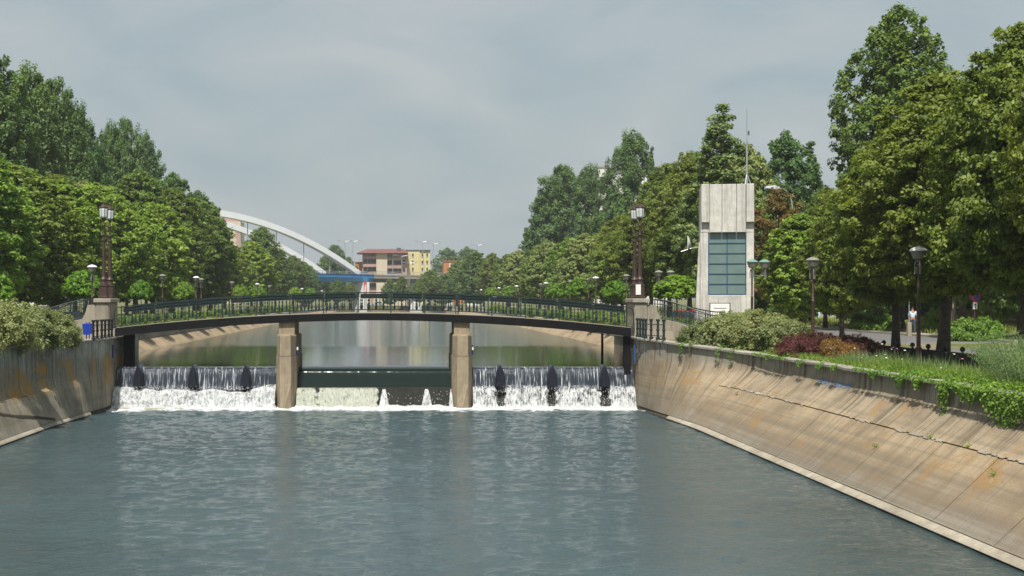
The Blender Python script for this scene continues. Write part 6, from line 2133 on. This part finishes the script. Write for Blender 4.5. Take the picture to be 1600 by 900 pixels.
house_part(t, 'roof', 'coping_concrete', fx(933, Y), fx(1051, Y), fz(262, Y) + 0.02, fz(262, Y) + 0.5, Y - 0.3, Y + 12.3)
for k in range(6):
    for p in (941, 1034, 1044):
        house_part(t, 'window', 'window_dark', fx(p - 3.5, Y), fx(p + 3.5, Y), fz(285 + 17 * k, Y), fz(277 + 17 * k, Y), Y - 0.1 if p < 952 else Y + 0.9, Y + 1.2)
mb = MB(); mb.tube([(fx(1039, Y), Y + 5, fz(262, Y)), (fx(1039, Y), Y + 5, fz(248, Y))], 0.12, 5); mb.build('mast', 'steel_grey', t, world=True)
Y = 620
t = thing('beige_block', 'beige high block with orange scaffolding behind the arch', 'building', (fx(366, Y), Y, 3.4))
house_part(t, 'wall', 'facade_beige', fx(330, Y), fx(376, Y), 3.3, fz(346, Y), Y, Y + 15)
house_part(t, 'scaffold', 'facade_rose', fx(346, Y), fx(374, Y), fz(347, Y), fz(341, Y), Y + 2, Y + 12)
house_part(t, 'stair_tower', 'facade_rose', fx(370, Y), fx(377, Y), 3.3, fz(356, Y), Y - 1, Y - 0.02)
for k in range(4):
    for p in range(340, 370, 7):
        house_part(t, 'window', 'facade_rose', fx(p, Y), fx(p + 3, Y), fz(356 + 8 * k, Y), fz(352 + 8 * k, Y), Y - 0.15, Y + 0.1)

# ------------------------------------------------------------------ lamps, banners and cars on the viaduct
def mast_lamp(px, Y, ytop, lean, label):
    x = fx(px, Y)
    t = thing('mast_lamp', label, 'street lamp', (x, Y, 3.4), 0, 'tall road lamps near the far bridge')
    zt = fz(ytop, Y) - 3.4
    mb = MB(); mb.tube([(0, 0, 0), (lean * 0.4, 0, zt * 0.6), (lean, 0, zt)], [0.16, 0.13, 0.09], 6); mb.build('mast', 'steel_grey', t)
    for s in (-1, 1):
        mb = MB(); mb.tube([(lean, 0, zt - 0.3), (lean + s * 2.0, 0, zt)], 0.06, 5); mb.loft([[(lean + s * 1.6, -0.2, zt - 0.05), (lean + s * 2.7, -0.2, zt + 0.05), (lean + s * 2.7, 0.2, zt + 0.05), (lean + s * 1.6, 0.3, zt - 0.05)], [(lean + s * 1.6, -0.2, zt + 0.15), (lean + s * 2.7, -0.2, zt + 0.2), (lean + s * 2.7, 0.2, zt + 0.2), (lean + s * 1.6, 0.3, zt + 0.15)]]); mb.build('lamp_head', 'steel_grey', t)
mast_lamp(543, 440, 376, -1.0, 'tall white road lamp at the right foot of the arch, leaning left')
mast_lamp(547, 455, 376, 1.2, 'tall road lamp at the right foot of the arch, leaning right')
mast_lamp(665, 430, 377, -1.2, 'tall white road lamp right of the yellow house, leaning left')
mast_lamp(673, 450, 380, 1.0, 'tall road lamp right of the yellow house, leaning right')
mast_lamp(746, 430, 382, 0.0, 'tall double-armed road lamp over the far right trees')
mast_lamp(628, 400, 399, 0.0, 'road lamp before the red-roofed house')
mast_lamp(639, 405, 410, 0.2, 'shorter road lamp before the yellow house')
for px, Y, lab in ((570.5, 396, 'red and white banner on a pole before the white pier'), (635, 396, 'red banner on a pole before the viaduct, under the yellow house')):
    t = thing('banner', lab, 'banner', (fx(px, Y), Y, 3.4), 0, 'banners near the far bridge')
    mb = MB(); mb.tube([(0.5, 0, 0), (0.5, 0, 8.4)], 0.07, 6); mb.build('pole', 'steel_grey', t)
    mb = MB(); mb.bevbox(-0.45, 0.42, -0.03, 0.03, 3.2, 7.6, 0.01); c_ = mb.build('cloth', 'banner_red', t)
    mb = MB(); mb.prism([(-0.3, 4.2), (0.1, 4.2), (0.3, 6.6), (0.0, 6.6)], 'y', -0.034, -0.04); mb.build('emblem', 'white_paint', c_)
car((fx(611, 424), 424 + 1.8, 13.02), R(20), 'silver car crossing the viaduct before the red-roofed house', 'car_silver')
car((fx(566, 404), 406.5, 13.02), R(45), 'white-silver car at the right foot of the arch', 'car_silver')
car((fx(589, 392), 392, 3.42), R(5), 'pale parked car just above the middle of the footbridge railing', 'car_silver')
# ------------------------------------------------------------------ summer haze between here and the far houses
m, nt = newmat('haze_air')
t = NT(nt)
pv = t.node('ShaderNodeVolumePrincipled')
pv.inputs['Color'].default_value = (0.93, 0.96, 1.0, 1)
pv.inputs['Density'].default_value = 0.00020
pv.inputs['Anisotropy'].default_value = 0.0
o_ = t.node('ShaderNodeOutputMaterial')
t.link(pv.outputs[0], o_.inputs['Volume'])
mb = MB()
mb.box(-900, 900, -80, 900, -2.5, 75)
tag(mb.build('haze', 'haze_air'), 'thin summer haze filling the air over the river', 'haze', kind='stuff')
